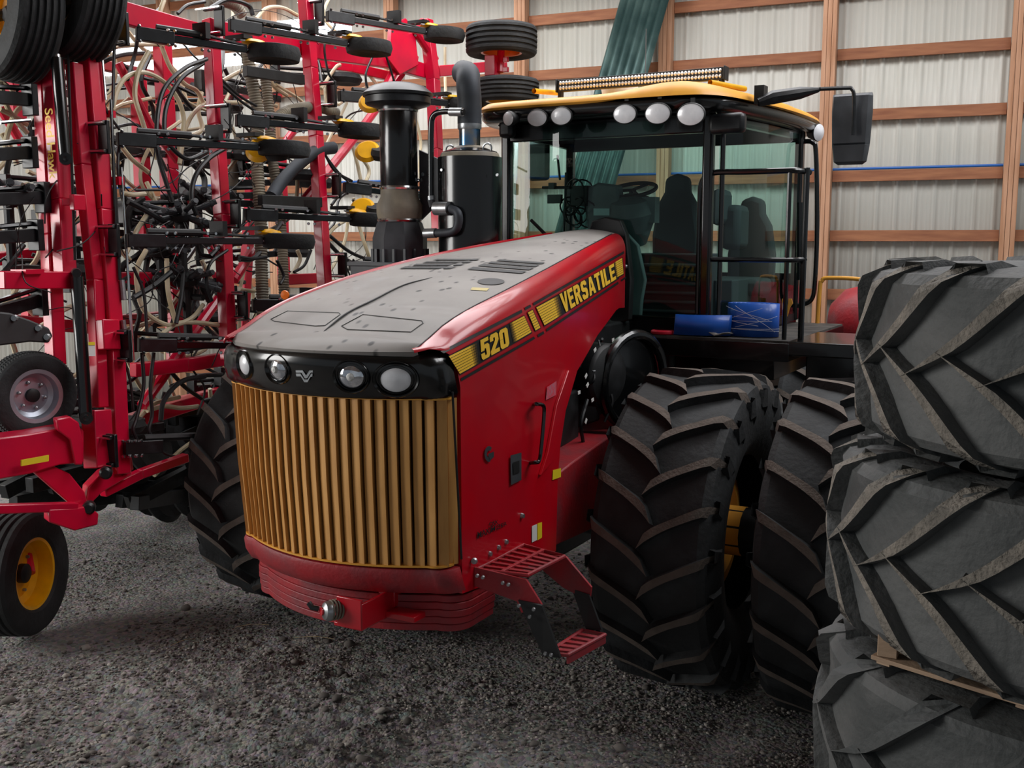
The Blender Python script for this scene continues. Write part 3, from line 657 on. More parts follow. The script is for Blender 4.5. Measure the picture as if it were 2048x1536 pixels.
# ---- engine bay bits visible under the hood edge
b = MB(); b.box((.0, .1, 1.95), (.5, 2.6, .7)); b.box((.25, -.55, 1.75), (.3, .6, .35)); b.lathe([(.0, 0), (.20, 0), (.22, .05), (.22, .25), (.1, .3)], (.28, .0, 2.0), (1, -.2, 0), 28); b.build('engine', 'mblack', tr, bevel=.02)
b = MB(); b.tube(torus_pts((.62, .15, 1.95), .32, (1, -.3, 0), 32), .035, 10); b.lathe([(0, 0), (.31, 0), (.31, .04), (0, .05)], (.55, .15, 1.95), (1, -.3, 0), 32); b.build('fan_shroud', 'black', tr)
random.seed(11)
for k in range(14):
    px, py = random.uniform(1165, 1215), random.uniform(665, 800)
    p = onx(px, py, random.uniform(.42, .5)); q = p+V((random.uniform(-.1, .1), random.uniform(-.1, .2), random.uniform(-.3, -.1)))
    b = MB(); b.tube(smooth([p, (p+q)/2+V((random.uniform(-.05, .08), random.uniform(-.08, .08), 0)), q]), random.choice((.006, .009, .013)), 6); b.build('engine_cable', random.choice(('bhose', 'bhose', 'steel')), tr)
for px, py in ((1226, 680), (1190, 700), (1172, 752), (1175, 770), (1158, 785), (1185, 800), (1172, 842)):
    p = onx(px, py, .52); b = MB(); b.box(p, (.004, .035, .022), Matrix.Rotation(random.random(), 3, 'X')); b.build('cable_tag', 'white', tr)
b = MB(); p = onx(1205, 720, .46); b.box(p, (.1, .16, .2)); b.box(p+V((.03, .0, -.16)), (.05, .06, .14)); b.build('control_box', 'plas', tr, bevel=.008)
# right flank lower frame
b = MB(); b.prism([(.60, -1.06, 1.08), (.60, .6, 1.0), (.60, .6, 1.52), (.60, -.2, 1.62), (.60, -.75, 1.55), (.60, -1.06, 1.5)], (-.3, 0, 0)); b.build('side_frame_plate', 'dred', tr, bevel=.01)
# step assembly
b = MB()
def sq(px, py, z): return onz(px, py, z)
st = [V((.70, -2.08, 1.25)), V((.70, -1.58, 1.25)), V((.99, -1.66, 1.25)), V((.97, -2.03, 1.25))]
b.tube([st[0], st[1], st[2], st[3], st[0]], .012, 8)
for k in range(1, 7):
    t = k/7; b.bar(st[0].lerp(st[1], t), st[3].lerp(st[2], t), .026, .010)
b.bar(st[0].lerp(st[3], .5), st[1].lerp(st[2], .5), .02, .02); b.build('step_tread', 'dred', tr, bevel=.003)
for P_q in ([(.70, -2.10, 1.27), (.97, -2.05, 1.235), (1.05, -2.03, 1.11), (.95, -2.06, 1.06), (.93, -2.07, 1.12), (.70, -2.10, 1.17)], [(.97, -1.67, 1.255), (1.0, -1.66, 1.25), (1.14, -1.64, 1.10), (1.13, -1.64, 1.02), (.98, -1.66, 1.08), (.72, -1.60, 1.2)]):
    b = MB(); b.prism(P_q, (0, .015, 0)); b.build('step_side_plate', 'dred', tr, bevel=.002)
for P_q in ([(.94, -2.075, 1.13), (1.06, -2.05, 1.115), (1.16, -2.04, .86), (1.07, -2.05, .855)], [(1.03, -1.65, 1.08), (1.13, -1.65, 1.06), (1.20, -1.64, .88), (1.12, -1.65, .86)]):
    b = MB(); b.prism(P_q, (0, .016, 0)); b.build('step_hanger', 'mblack', tr)
b = MB(); s2 = [V((1.08, -2.03, .865)), V((1.18, -2.0, .865)), V((1.23, -1.66, .865)), V((1.10, -1.66, .865))]
b.tube(s2+[s2[0]], .011, 8)
for k in range(1, 6): b.bar(s2[0].lerp(s2[3], k/6), s2[1].lerp(s2[2], k/6), .03, .01)
b.bar(s2[1]+V((0, 0, -.02)), s2[2]+V((0, 0, -.02)), .012, .05); b.build('lower_step_tread', 'dred', tr)
for p in [(.715, -2.12, 1.31, .018), (.73, -2.115, 1.235, .010), (.76, -2.11, 1.23, .010), (.86, -2.085, 1.21, .010), (.89, -2.08, 1.205, .010), (.955, -2.09, 1.11, .010), (1.03, -2.075, 1.1, .010), (1.01, -2.08, 1.06, .010), (1.09, -2.065, .88, .010), (1.12, -2.06, .877, .010)]:
    b = MB(); b.lathe([(0, .012), (p[3]*.8, .012), (p[3], 0)], p[:3], (.2, -1, 0), 10); b.build('bolt', 'steel', tr)
for p in [(.70, -1.95, 1.30), (.70, -1.86, 1.31), (.70, -1.78, 1.32), (.70, -1.6, 1.42)]:
    b = MB(); b.lathe([(0, .015), (.012, .015), (.016, 0)], p, (1, 0, 0), 10); b.build('bolt', 'steel', tr)
# ---- platform, cab
DZ = 2.2
b = MB(); b.box((.90, 1.75, DZ-.015), (1.16, 1.75, .03)); dk = b.build('platform', mat('dusty_deck', '4e4a46', .8, 0, '2c2a28', 5, .4, .6), tr)
b = MB(); b.box((.90, .86, DZ-.08), (1.18, .03, .13)); b.box((1.47, 1.75, DZ-.08), (.03, 1.8, .13)); b.box((.85, 1.7, DZ-.2), (1.0, 1.4, .2)); b.build('platform_frame', 'black', tr, bevel=.004)
b = MB(); b.box((1.9, 1.3, DZ-.05), (.85, .9, .10)); b.box((1.75, 1.3, DZ-.3), (.35, .6, .4)); b.build('fender_box', 'black', tr, bevel=.01)
b = MB(); b.box((-.9, 1.75, DZ-.05), (1.16, 1.75, .10)); b.build('left_platform', 'black', tr, bevel=.01)
b = MB(); b.box((0, 1.8, 1.95), (1.2, 1.7, .5)); b.build('cab_base', 'mblack', tr, bevel=.03)
# cab floor and rear body
def ring(pts): return pts
CR = [(.80, .95), (.90, 1.0), (1.02, 1.4), (1.08, 1.9), (1.09, 2.6)]
ZR = 3.84; ZF = 2.22
b = MB(); b.prism([(x, y, ZF) for x, y in CR]+[(-x, y, ZF) for x, y in CR[::-1]], (0, 0, .06)); b.build('cab_floor', 'mblack', tr)
for sg in (1, -1):
    for (x, y, wx, wy) in ((.835, .96, .08, .08), (1.075, 2.6, .07, .09)):
        b = MB(); b.box((sg*x, y, (ZF+ZR)/2), (wx, wy, ZR-ZF)); b.build('cab_pillar', 'black', tr, bevel=.02)
b = MB(); b.tube([(.93, .99, ZF), (.93, .99, ZR-.15)], .018, 10); b.build('door_post', 'chrome' if 0 else 'black', tr)
for c_, d_ in (((0, .96, ZF+.06), (1.6, .05, .12)), ((0, .96, ZR-.1), (1.6, .06, .14)), ((0, 2.6, ZF+.15), (2.1, .05, .5)), ((0, 2.6, ZR-.06), (2.1, .06, .12))): b = MB(); b.box(c_, d_); b.build('cab_frame', 'black', tr, bevel=.01)
for sg in (1, -1):
    for z_ in (ZR-.05, ZF+.03): b = MB(); b.bar((sg*.9, 1.0, z_), (sg*1.07, 2.6, z_), .05, .1); b.build('door_frame', 'black', tr)
b = MB(); b.grid([[(x, .93+.05*(x/.8)**2-.02, z) for x in [-.79+.158*i for i in range(11)]] for z in (ZF+.1, ZR-.06)]); b.build('windshield', 'glass', tr, fix=False)
for sg in (1, -1):
    pts = smooth([V((sg*x, y, 0)) for x, y in CR[1:]], 5); b = MB(); b.grid([[(p.x, p.y, z) for p in pts] for z in (ZF+.06, ZR-.06)]); b.build('side_window', 'glass', tr, fix=False)
b = MB(); b.grid([[(x, 2.61, z) for x in (-1.03, 1.03)] for z in (ZF+.4, ZR-.12)]); b.build('rear_window', 'glass', tr, fix=False)
# roof
def rplan(k, n=0):
    h = [(0, .60), (.4, .60), (.78, .62), (.92, .70), (1.02, .9), (1.10, 1.3), (1.17, 1.8), (1.20, 2.4), (1.16, 2.9), (1.0, 3.05), (.5, 3.1)]
    pts = smooth([V((x, y, 0)) for x, y in h]+[V((-x, y, 0)) for x, y in [(0, 3.1)]+h[:0:-1]]+[V((0, .60, 0))], 4)
    c = V((0, 1.85, 0)); return [(c.x+(p.x-c.x)*k, c.y+(p.y-c.y)*k) for p in pts]
b = MB(); rows = [(.90, 3.80), (.965, 3.80), (.99, 3.83), (.995, 3.87), (.985, 3.885)]
b.grid([[(x, y, z) for x, y in rplan(k)] for k, z in rows]); b.prism([(x, y, 3.81) for x, y in rplan(.91)][:-1], (0, 0, .01)); b.build('roof_trim', 'black', tr, ang=50)
b = MB(); rows = [(.985, 3.885), (1.0, 3.90), (.993, 3.922), (.965, 3.944), (.90, 3.958), (.6, 3.965), (.02, 3.965)]
b.grid([[(x, y, z+.055*math.exp(-((x-.66)/.33)**2)*(1 if k < .99 else 0)*(y < 2)) for x, y in rplan(k)] for k, z in rows]); b.build('roof', 'yellow', tr, ang=60)
# work lamps along the roof edge
for px, py, r in ((1018, 237, .06), (1075, 236, .07), (1123, 232, .072), (1250, 228, .075), (1316, 227, .08), (1382, 229, .084)):
    p = ony(px, py, .60); ax = (V((0, -1, -.12)) if px > 1030 else V((-.5, -1, -.1))).normalized()
    b = MB(); b.lathe([(0, -.09), (r*.55, -.08), (r*.95, -.03), (r*1.06, 0), (r*1.0, .012), (r*.94, .008)], p, ax, 28, squash=(1.2, .9)); w_ = b.build('work_lamp', 'mblack', tr)
    b = MB(); b.lathe([(r*.96, .008), (r*.8, .014), (r*.4, .018), (0, .019)], p, ax, 28, squash=(1.2, .9)); b.build('lens', 'lens', w_)
    b = MB(); b.box(p+V((0, .04, .085)), (.03, .03, .06)); b.build('lamp_bracket', 'mblack', w_)
p = ony(1636, 265, 2.7); b = MB(); b.lathe([(0, -.09), (.05, -.08), (.075, 0), (.07, .01)], p, (.9, -.4, -.1), 24); w_ = b.build('work_lamp', 'mblack', tr); b = MB(); b.lathe([(.07, .01), (.03, .03), (0, .032)], p, (.9, -.4, -.1), 24); b.build('lens', 'lens', w_)
for px, s in ((1455, 1), (1015, -1)):
    p = ony(px, 247 if s > 0 else 258, .85); b = MB(); b.box(p, (.26 if s > 0 else .12, .10, .14)); b.build('marker_lamp', 'bsteel', tr, bevel=.03)
# light bar, gps dome, antenna, yellow tubes
a, c = ony(1117, 168, 1.1), ony(1452, 152, 1.1); a.z = c.z = (a.z+c.z)/2
b = MB(); b.bar(a, c, .06, .088); b.box(a, (.012, .09, .10)); b.box(c, (.012, .09, .10)); b.box((a.x+.02, 1.1, 4.02), (.03, .05, .14)); b.box((c.x-.03, 1.1, 4.02), (.03, .05, .14)); lb = b.build('light_bar', 'mblack', tr, bevel=.004)
b = MB(); N = 50
for i in range(N):
    for zz in (-.019, .019):
        x = a.x+.02+(c.x-a.x-.04)*(i+.5)/N; b.lathe([(.0135, 0), (.0125, .006), (.008, .011), (0, .013)], (x, 1.1-.030, a.z+zz), (0, -1, 0), 10, squash=(.85, 1.15))
b.build('led_row', mat('led_lens', 'ffffff', .3, .55), lb)['kind'] = 'stuff'
p = ony(1240, 178, 1.5); b = MB(); b.lathe([(.14, -.06), (.15, 0), (.13, .045), (.08, .06), (0, .065)], p, (0, 0, 1), 32); b.build('gps_receiver', 'white', tr)
p = ony(1290, 205, 1.3); b = MB(); b.tube([p, p+V((0, 0, .55))], .003, 5); b.build('antenna', 'steel', tr)
for (x0, y0, x1, y1) in ((1068, 182, 1115, 186), (1420, 165, 1490, 178)):
    p, q = ony(x0, y0, .85), ony(x1, y1, 1.25); b = MB(); b.tube([p, q], .020, 12, False); b.tube([p+(q-p)*.01, q], .016, 12, False); b.build('yellow_tube', 'rimyel', tr)
# big mirror on arm
b = MB(); a = ony(1530, 190, 1.15); p1 = ony(1640, 178, 1.3); p2 = ony(1703, 178, 1.4); p3 = ony(1706, 270, 1.4)
b.tube([ony(1516, 205, 1.1), ony(1545, 195, 1.15), ony(1600, 186, 1.25), ony(1635, 180, 1.3), p1], .03, 10, rs=[.03, .05, .045, .02, .014]); b.tube(smooth([p1, ony(1695, 176, 1.39), p2, ony(1708, 195, 1.4), p3], 5), .014, 8); b.box(a+V((-.03, 0, 0)), (.07, .1, .13)); ma = b.build('mirror_arm', 'bsteel', tr)
def mirror(px0, py0, px1, py1, y, par):
    tl, br = ony(px0, py0, y), ony(px1, py1, y); w_ = br.x-tl.x; cx = (tl.x+br.x)/2
    h = tl.z-br.z; zb = br.z; b = MB()
    def sec(z, k, d): return [(cx-w_/2*k, y, z), (cx-w_/2*k*.85, y-d, z), (cx+w_/2*k*.85, y-d, z), (cx+w_/2*k, y, z), (cx+w_/2*k, y+.02, z), (cx-w_/2*k, y+.02, z), (cx-w_/2*k, y, z)]
    rows = [sec(zb, .6, .01), sec(zb+.02, .8, .04), sec(zb+h*.27, .92, .06), sec(zb+h*.28, .92, .045), sec(zb+h*.30, .93, .06), sec(zb+h*.75, 1.0, .07), sec(zb+h*.96, .98, .05), sec(zb+h, .95, .01)]
    b.grid(rows); b.prism(rows[0][:-1], (0, 0, .001)); b.prism(rows[-1][:-1], (0, 0, .001)); return b.build('mirror', 'plas', par)
mirror(1665, 190, 1740, 328, 1.5, ma)
m2 = ony(1075, 330, 2.2); 
# cab interior
b = MB(); hubp = ony(1265, 380, 1.45); wr = .19; ax = V((0, -.35, 1)).normalized()
b.tube(torus_pts(hubp, wr, ax, 36), .016, 8); 
for a0 in (0.5, 2.6, 4.7): q = torus_pts(hubp, wr, ax, 36)[int(a0/2/PI*36)]; b.tube([hubp, q], .012, 6)
b.tube([hubp, hubp-ax*.18], .03, 10); b.build('steering_wheel', 'mblack', tr)
b = MB(); c0 = ony(1262, 425, 1.35); b.lathe([(0, -.28), (.1, -.26), (.17, -.1), (.2, 0), (.16, .1), (.07, .14), (0, .14)], c0, (0, -.3, 1), 24); b.box(ony(1300, 420, 1.35), (.12, .1, .2)); b.build('steering_console', 'cabgrey', tr)
b = MB(); b.add([ony(1187, 417, 1.2), ony(1219, 417, 1.2), ony(1219, 431, 1.2), ony(1187, 431, 1.2)], [(0, 1, 2, 3)]); b.build('console_sticker', mat('pale_sticker', 'c8ecec', .5), tr, smooth=False)
def seat(px, py, y, s=1, name='driver_seat'):
    c = ony(px, py, y); b = MB(); prof = [(-.24, -.45), (-.25, -.1), (-.2, .2), (-.13, .32), (-.12, .46), (0, .5), (.12, .46), (.13, .32), (.2, .2), (.25, -.1), (.24, -.45)]
    b.prism([c+V((x*s, 0, z*s)) for x, z in prof], (0, .12, 0)); o = b.build(name, 'seat', tr, bevel=.035)
    b = MB(); b.box(c+V((0, -.24*s, -.42*s)), (.5*s, .5*s, .14)); b.build('seat_cushion', 'seat', o, bevel=.04); return o
seat(1350, 450, 1.95, .85); seat(1500, 490, 2.2, .8, 'instructor_seat')
for (px, py, w_, h_, y) in ((1470, 455, .16, .35, 1.75), (1443, 415, .1, .28, 1.6)):
    b = MB(); b.box(ony(px, py, y), (w_, .3, h_)); b.build('armrest', 'seat', tr, bevel=.05)
b = MB(); b.prism([ony(1175, 470, 1.2), ony(1165, 380, 1.25), ony(1195, 365, 1.25), ony(1235, 370, 1.25), ony(1238, 420, 1.2), ony(1230, 470, 1.2)], (0, .12, 0)); b.build('control_console', 'cabgrey', tr, bevel=.02)
b = MB(); c0 = ony(1155, 405, 1.25)
for k in range(9): b.tube(torus_pts(c0+V((random.uniform(-.08, .08), random.uniform(-.05, .05), random.uniform(-.12, .1))), random.uniform(.05, .12), (random.random()-.5, -1, random.random()-.5), 16), .007, 5)
b.box(c0+V((.03, 0, .05)), (.14, .08, .16)); b.build('cable_bundle', 'mblack', tr)
b = MB(); b.tube([ony(1132, 345, 1.2), ony(1128, 470, 1.2)], .01, 6); b.tube([ony(1085, 375, 1.2), ony(1140, 375, 1.2)], .012, 6); b.box(ony(1105, 372, 1.2), (.05, .05, .05)); b.box(ony(1110, 398, 1.2), (.12, .04, .07)); b.tube([ony(1115, 310, 1.3), ony(1120, 360, 1.3)], .01, 6); b.build('monitor_bracket', 'mblack', tr)
p = ony(1078, 322, 2.3); b = MB(); b.box(p, (.22, .07, .36)); b.build('far_side_mirror', 'bsteel', tr, bevel=.04)
b = MB(); b.tube([ony(1062, 440, .9), ony(1100, 478, .9)], .014, 6); b.build('wiper_arm', 'mblack', tr)
# curtain of teal trim / dash strip between hood and glass
b = MB(); pts = [ony(1242, 455, .97), ony(1275, 490, .97), ony(1290, 560, .97), ony(1283, 600, .97), ony(1278, 660, .97), ony(1262, 655, .97), ony(1262, 560, .97)]
b.prism(pts, (0, .05, 0)); b.build('dash_side_trim', 'cabgrey', tr, bevel=.01)
b = MB(); b.box((.45, 1.35, 2.55), (.6, .35, .5)); b.box((.2, 1.8, 2.45), (1.4, .8, .3)); 
for k in range(6): b.tube([(.16, 1.16, 2.36+.07*k), (.74, 1.16, 2.36+.07*k)], .02, 6)
b.build('dash_body', 'seat', tr, bevel=.02)
b = MB(); pts = [ony(1175, 470, .80), ony(1183, 442, .80), ony(1210, 434, .80), ony(1240, 440, .80), ony(1252, 470, .80), ony(1262, 560, .80), ony(1258, 640, .80), ony(1225, 650, .80), ony(1180, 520, .80)]
b.prism(pts, (0, .07, 0)); b.build('hood_rear_shroud', 'mblack', tr, bevel=.01)
p = onx(1253, 533, .33); b = MB(); b.lathe([(0, .01), (.012, .01), (.018, 0)], p, (1, 0, 0), 12); b.build('hood_latch', 'chrome', tr)
# rails
b = MB(); zt = 3.385
b.tube(smooth([(.775, .97, DZ), (.775, .97, 2.7), (.775, .97, 3.2), (.79, .97, 3.33), (.87, .97, zt), (1.1, .97, zt), (1.35, .97, zt), (1.47, 1.0, zt), (1.53, 1.1, zt-.01)], 6), .021, 10)
b.tube(smooth([(.80, .97, 2.765), (1.1, .97, 2.765), (1.38, .97, 2.765), (1.48, 1.0, 2.765), (1.53, 1.06, 2.77)], 5), .019, 10)
b.tube([(1.42, .98, DZ), (1.42, .98, zt)], .017, 8); b.tube([(1.52, 1.05, DZ-.1), (1.52, 1.05, zt+.02)], .022, 8); b.build('handrail', 'black', tr)
b = MB(); q = [ony(1603, 283, 2.6), ony(1625, 285, 2.6), ony(1632, 310, 2.6), ony(1634, 450, 2.6), ony(1630, 560, 2.6), ony(1622, 600, 2.6), ony(1595, 612, 2.6)]; b.tube(smooth(q, 6), .02, 10); b.build('rear_grab_rail', 'black', tr)
b = MB()
for poly in ([(1448, 128), (1480, 128), (1486, 190), (1492, 128), (1512, 128), (1520, 160), (1500, 190), (1484, 248), (1460, 248), (1448, 190)],):
    pts = [ony(1140+x/3.413, 560+y/3.413, 1.9) for x, y in poly]
    b.prism(pts, (0, .01, 0))
b.build('side_emblem', 'yellow', tr, smooth=False)
b = MB(); b.tube([ony(1600, 560, 2.4), ony(1600, 405, 2.4)], .03, 8); b.build('rear_window_latch', 'black', tr)
# rear tank, yellow rail
b = MB(); c0 = ony(1690, 650, 3.6); b.lathe([(0, -.6), (.2, -.57), (.33, -.45), (.38, -.25), (.38, .6), (.3, .75), (0, .8)], V((1.75, 3.6, 2.12)), (1, 0, 0), 40); b.build('rear_tank', 'dred', tr)
b = MB(); a_ = [ony(1632, 685, 2.6), ony(1640, 575, 2.6), ony(1644, 562, 2.6), ony(1655, 556, 2.6), ony(1715, 558, 2.6), ony(1727, 565, 2.6), ony(1730, 580, 2.6), ony(1730, 690, 2.6)]; b.tube(smooth(a_, 5), .018, 10); b.build('yellow_handrail', 'yellow', tr)
b = MB(); q = [ony(1655, 712, 2.2), ony(1666, 714, 2.2), ony(1669, 725, 2.2), ony(1666, 758, 2.2)]; b.tube(smooth(q, 4), .02, 8); b.build('yellow_step_rail', 'yellow', tr)
# exhaust side
mc = V((-.72, .2, 0))
b = MB(); b.lathe([(0, 2.35), (.235, 2.35), (.235, 3.50), (.22, 3.50), (.2, 3.54), (.09, 3.58), (0, 3.58)], mc, (0, 0, 1), 48); ex = b.build('muffler', 'black', tr)
b = MB(); b.lathe([(.22, 3.502), (.21, 3.53), (.12, 3.57), (.08, 3.585)], mc, (0, 0, 1), 40); b.build('muffler_cap', 'corr', ex)
b = MB(); b.lathe([(.078, 3.56), (.078, 3.72)], mc, (0, 0, 1), 28); b.build('exhaust_pipe', 'blued', ex)
b = MB(); b.lathe([(.083, 3.70), (.087, 3.71), (.087, 3.76), (.083, 3.77)], mc, (0, 0, 1), 28); b.build('pipe_clamp', 'steel', ex)
b = MB(); b.tube(smooth([mc+V((0, 0, 3.74)), mc+V((0, 0, 3.9)), mc+V((-.01, 0, 4.02)), mc+V((-.05, .06, 4.10)), mc+V((-.13, .12, 4.13))], 6), .088, 20); b.build('exhaust_stack', 'stack', ex)
for sg in (-1, 1): b = MB(); b.tube(torus_pts(mc+V((sg*.16, -.02, 3.56)), .035, (0, 1, 0), 16), .008, 6); b.build('lifting_eye', 'steel', ex)
for px, py in ((884, 340), (995, 350)): b = MB(); b.lathe([(0, .01), (.01, .01), (.012, 0)], ony(px, py, -.02 if px < 900 else .1), (0, -1, 0), 10); b.build('bolt', 'steel', ex)
pc = V((-1.21, 0, 0))
b = MB(); b.lathe([(.13, 3.28), (.138, 3.30), (.138, 3.84), (.13, 3.86)], pc, (0, 0, 1), 40); ac = b.build('air_intake_pipe', 'black', tr)
for z in (3.285, 3.845, 3.05): b = MB(); b.lathe([(.143 if z > 3.2 else .16, z-.012), (.147 if z > 3.2 else .166, z), (.143 if z > 3.2 else .16, z+.012)], pc, (0, 0, 1), 40); b.build('hose_clamp', 'chrome', ac)
b = MB(); b.lathe([(.1, 3.84), (.23, 3.88), (.24, 3.89), (.24, 3.935), (.255, 3.94), (.26, 3.96), (.2, 4.01), (.12, 4.035), (0, 4.04)], pc, (0, 0, 1), 40); b.build('precleaner_cap', 'bsteel', ac)
b = MB(); b.lathe([(.138, 3.28), (.14, 3.22), (.17, 3.16), (.17, 3.1), (.158, 3.05)], pc, (0, 0, 1), 40); b.build('rubber_reducer', 'corr', ac)
b = MB(); b.lathe([(.15, 3.05), (.17, 3.03), (.205, 2.92), (.205, 2.72)], pc, (0, 0, 1), 8)
for k in range(16): a = 2*PI*k/16; b.box(pc+V((.205*math.cos(a), .205*math.sin(a), 2.79)), (.02, .02, .1))
b.build('filter_cover', 'plas', ac, ang=30)
b = MB(); b.box(pc+V((-.02, .03, 2.52)), (.52, .55, .42)); b.box(pc+V((-.02, .03, 2.73)), (.56, .58, .03))
for k in range(9): b.box(pc+V((.02+.03*k, -.26+.0*k, 2.55)), (.01, .03, .3))
b.tube(torus_pts(pc+V((-.13, -.25, 2.52)), .11, (0, 1, 0), 20, 0, PI*2), .008, 5); b.build('air_filter_housing', 'plas', ac, bevel=.012)
b = MB(); b.tube(smooth([ony(928, 224, 0), ony(885, 223, 0), ony(866, 233, 0), ony(862, 262, 0), ony(862, 330, 0), ony(862, 392, 0)], 5), .022, 12); co = b.build('coolant_pipe', 'black', tr)
b = MB(); b.tube([ony(925, 224, 0), ony(900, 224, 0)], .03, 12); b.build('pipe_coupling', 'steel', co)
b = MB(); b.tube([ony(862, 392, 0), ony(863, 400, 0)], .028, 12); b.build('pipe_coupling', 'steel', co)
b = MB(); b.tube(smooth([ony(900, 417, -.05), ony(915, 425, -.1), ony(917, 445, -.1), ony(908, 462, -.1), ony(880, 466, -.1), ony(850, 466, -.1)], 5), .03, 12); co = b.build('breather_hose', 'stack', tr)
b = MB(); b.tube([ony(870, 417, -.05), ony(898, 417, -.05)], .05, 16, rs=[.048, .05]); b.build('hose_fitting', 'steel', co)
b = MB(); b.tube([ony(850, 467, -.1), ony(872, 466, -.1)], .036, 12); b.build('hose_fitting', 'steel', co)
b = MB(); b.prism([ony(838, 300, .1), ony(880, 320, .1), ony(880, 400, .1), ony(840, 440, .1)], (0, .03, 0)); b.tube([ony(862, 400, 0), ony(866, 415, -.02)], .026, 8); b.build('exhaust_bracket', 'plas', tr)
for px, py in ((835, 361), (844, 361), (848, 349)): b = MB(); b.lathe([(0, .02), (.014, .02), (.018, 0)], ony(px, py, .08), (0, -1, 0), 10); b.build('bolt', 'chrome', tr)
p = ony(570, 590, -.7)
b = MB(); b.lathe([(0, -.01), (.03, -.01), (.034, 0), (.03, .01), (0, .014)], p, (.3, -1, 0), 24); o = b.build('side_reflector', 'orange', tr)
b = MB(); b.tube([p+V((0, .01, -.02)), (-.70, -.7, 2.55)], .006, 5); b.build('reflector_stalk', 'bsteel', o)

# ---- blue hose roll, strap, sack on the deck
rl = thing('layflat_hose_roll', 'roll of wide blue layflat hose wrapped in clear film on the tractor platform', 'hose roll')
rc = V((1.14, 1.13, DZ))
b = MB(); rows0, rows1 = [], []
N = 150
for i in range(N+1):
    t = i/N; a = 2*PI*5*t+2.6; r = .03+.125*t; x, y = rc.x+r*1.38*math.cos(a), rc.y+r*.86*math.sin(a)
    rows0.append((x, y, DZ+.005)); rows1.append((x, y, DZ+.245))
b.grid([rows0, [(x, y, DZ+.12) for x, y, z in rows0], rows1])
ro = b.build('blue_hose', 'blue', rl, solid=.012, ang=60, fix=False)
b = MB(); tl = [(p.x, p.y, 0) for p in smooth([V((.64, .915, 0)), V((.62, .895, 0)), V((.68, .885, 0)), V((.80, .89, 0)), V((.92, .93, 0)), V((1.02, 1.0, 0))], 5)]
b.grid([[(x, y, DZ+.01) for x, y, _ in tl], [(x+.01, y, DZ+.16) for x, y, _ in tl]]); b.build('loose_end', 'blue', rl, solid=.015, fix=False)
b = MB()
for k in range(9):
    z0, z1 = random.uniform(.02, .24), random.uniform(.02, .24); a0, a1 = random.uniform(-2.6, -1.8), random.uniform(-1.2, -.2)
    pts = [rc+V((.163*1.38*math.cos(a0+(a1-a0)*i/8), .163*.86*math.sin(a0+(a1-a0)*i/8)-.006, z0+(z1-z0)*i/8)) for i in range(9)]; b.tube(pts, .0018, 4)
b.build('stretch_film', 'film', rl)
b = MB(); b.tube([V((.52, .925, DZ+.02))+V((.075*math.cos(a/3.5), .035*math.sin(a/3.5), 0)) for a in range(23)], .018, 8)
tag(b.build('clamp_ring', 'strap'), 'bright red ring clamp lying on the tractor platform left of the blue roll', 'clamp')
b = MB(); b.grid([[(.78+.05*i, .92+.02*math.sin(i*1.7)+.05*j, DZ+.012+.03*abs(math.sin(i+j*2))) for i in range(6)] for j in range(4)]); tag(b.build('crumpled_sack', 'paper', solid=.006, fix=False), 'crumpled grey paper sack between the red clamp and the blue roll', 'sack')

# ================================================================== TIRE STACK
SD = 4.4
def stackc(px, R): d = ray(px, 478); d.z = 0; d.normalize(); p = CAM+d*SD; r = V((d.y, -d.x, 0)); q = p+r*R; return V((q.x, q.y, 0))
zt_ = [2.83, 2.13, 1.36, .62]
specs = [(1716, 1.0, 2.845, 2.13, 20), (1674, 1.02, 2.13, 1.40, 20), (1662, 1.02, 1.36, .64, 20), (1670, 1.0, .64, .0, 20)]
labs = ['worn lugged tractor tire lying flat, topmost of the stack at the right edge', 'worn lugged tractor tire lying flat in the middle of the stack above the pallet', 'smoother lugged tractor tire lying flat under the wooden pallet in the stack', 'lowest tractor tire of the stack, resting on the gravel']
for (px, R, z1, z0, N), lab in zip(specs, labs):
    w_ = (z1-z0)-.052; low = z0 < 1.37
    b = ag_tire(R-.0, w_, 19 if not low else 15, lugh=.06, lw=.135 if not low else .16, rimr=.52, sweep=.42)
    o = b.build('used_tire', ['oldrub', 'oldtop' if not low else 'oldrub'], ang=30)
    c = stackc(px, R+.0); o.location = (c.x, c.y, (z0+z1)/2); o.rotation_euler = (random.random(), -PI/2, 0)
    o.rotation_euler = (Matrix.Rotation(PI/2, 3, 'Y') @ Matrix.Rotation(random.random(), 3, 'X')).to_euler()
    tag(o, lab, 'tire', 'stacked tractor tires')
c = stackc(1674, 1.0)
pl = thing('pallet', 'weathered wooden pallet clamped between the second and third stacked tires', 'pallet')
rot = Matrix.Rotation(.35, 3, 'Z')
pa, pb_ = onz(1754, 1306, 1.385), onz(2085, 1408, 1.385); pd = (pb_-pa).normalized(); pq = V((-pd.y, pd.x, 0))
for k in range(3):
    b = MB(); b.bar(pa+pq*.42*k-V((0, 0, .003)), pb_+pq*.42*k-V((0, 0, .003)), .09, .016); b.build('pallet_board', 'pallet', pl, bevel=.002)
for k in range(3):
    a_ = pa+pd*(.04+.5*k)+V((0, 0, -.019))-pq*.03; b = MB(); b.bar(a_, a_+pq*.9, .05, .014); b.build('pallet_runner', 'pallet', pl)
b = MB(); b.box(pa+pd*.045+V((0, 0, .05)), (.07, .07, .085)); b.build('pallet_block', 'pallet', pl, bevel=.003)
# loose plank and block seen at the tire edge
pb = onz(1755, 1310, 1.36)

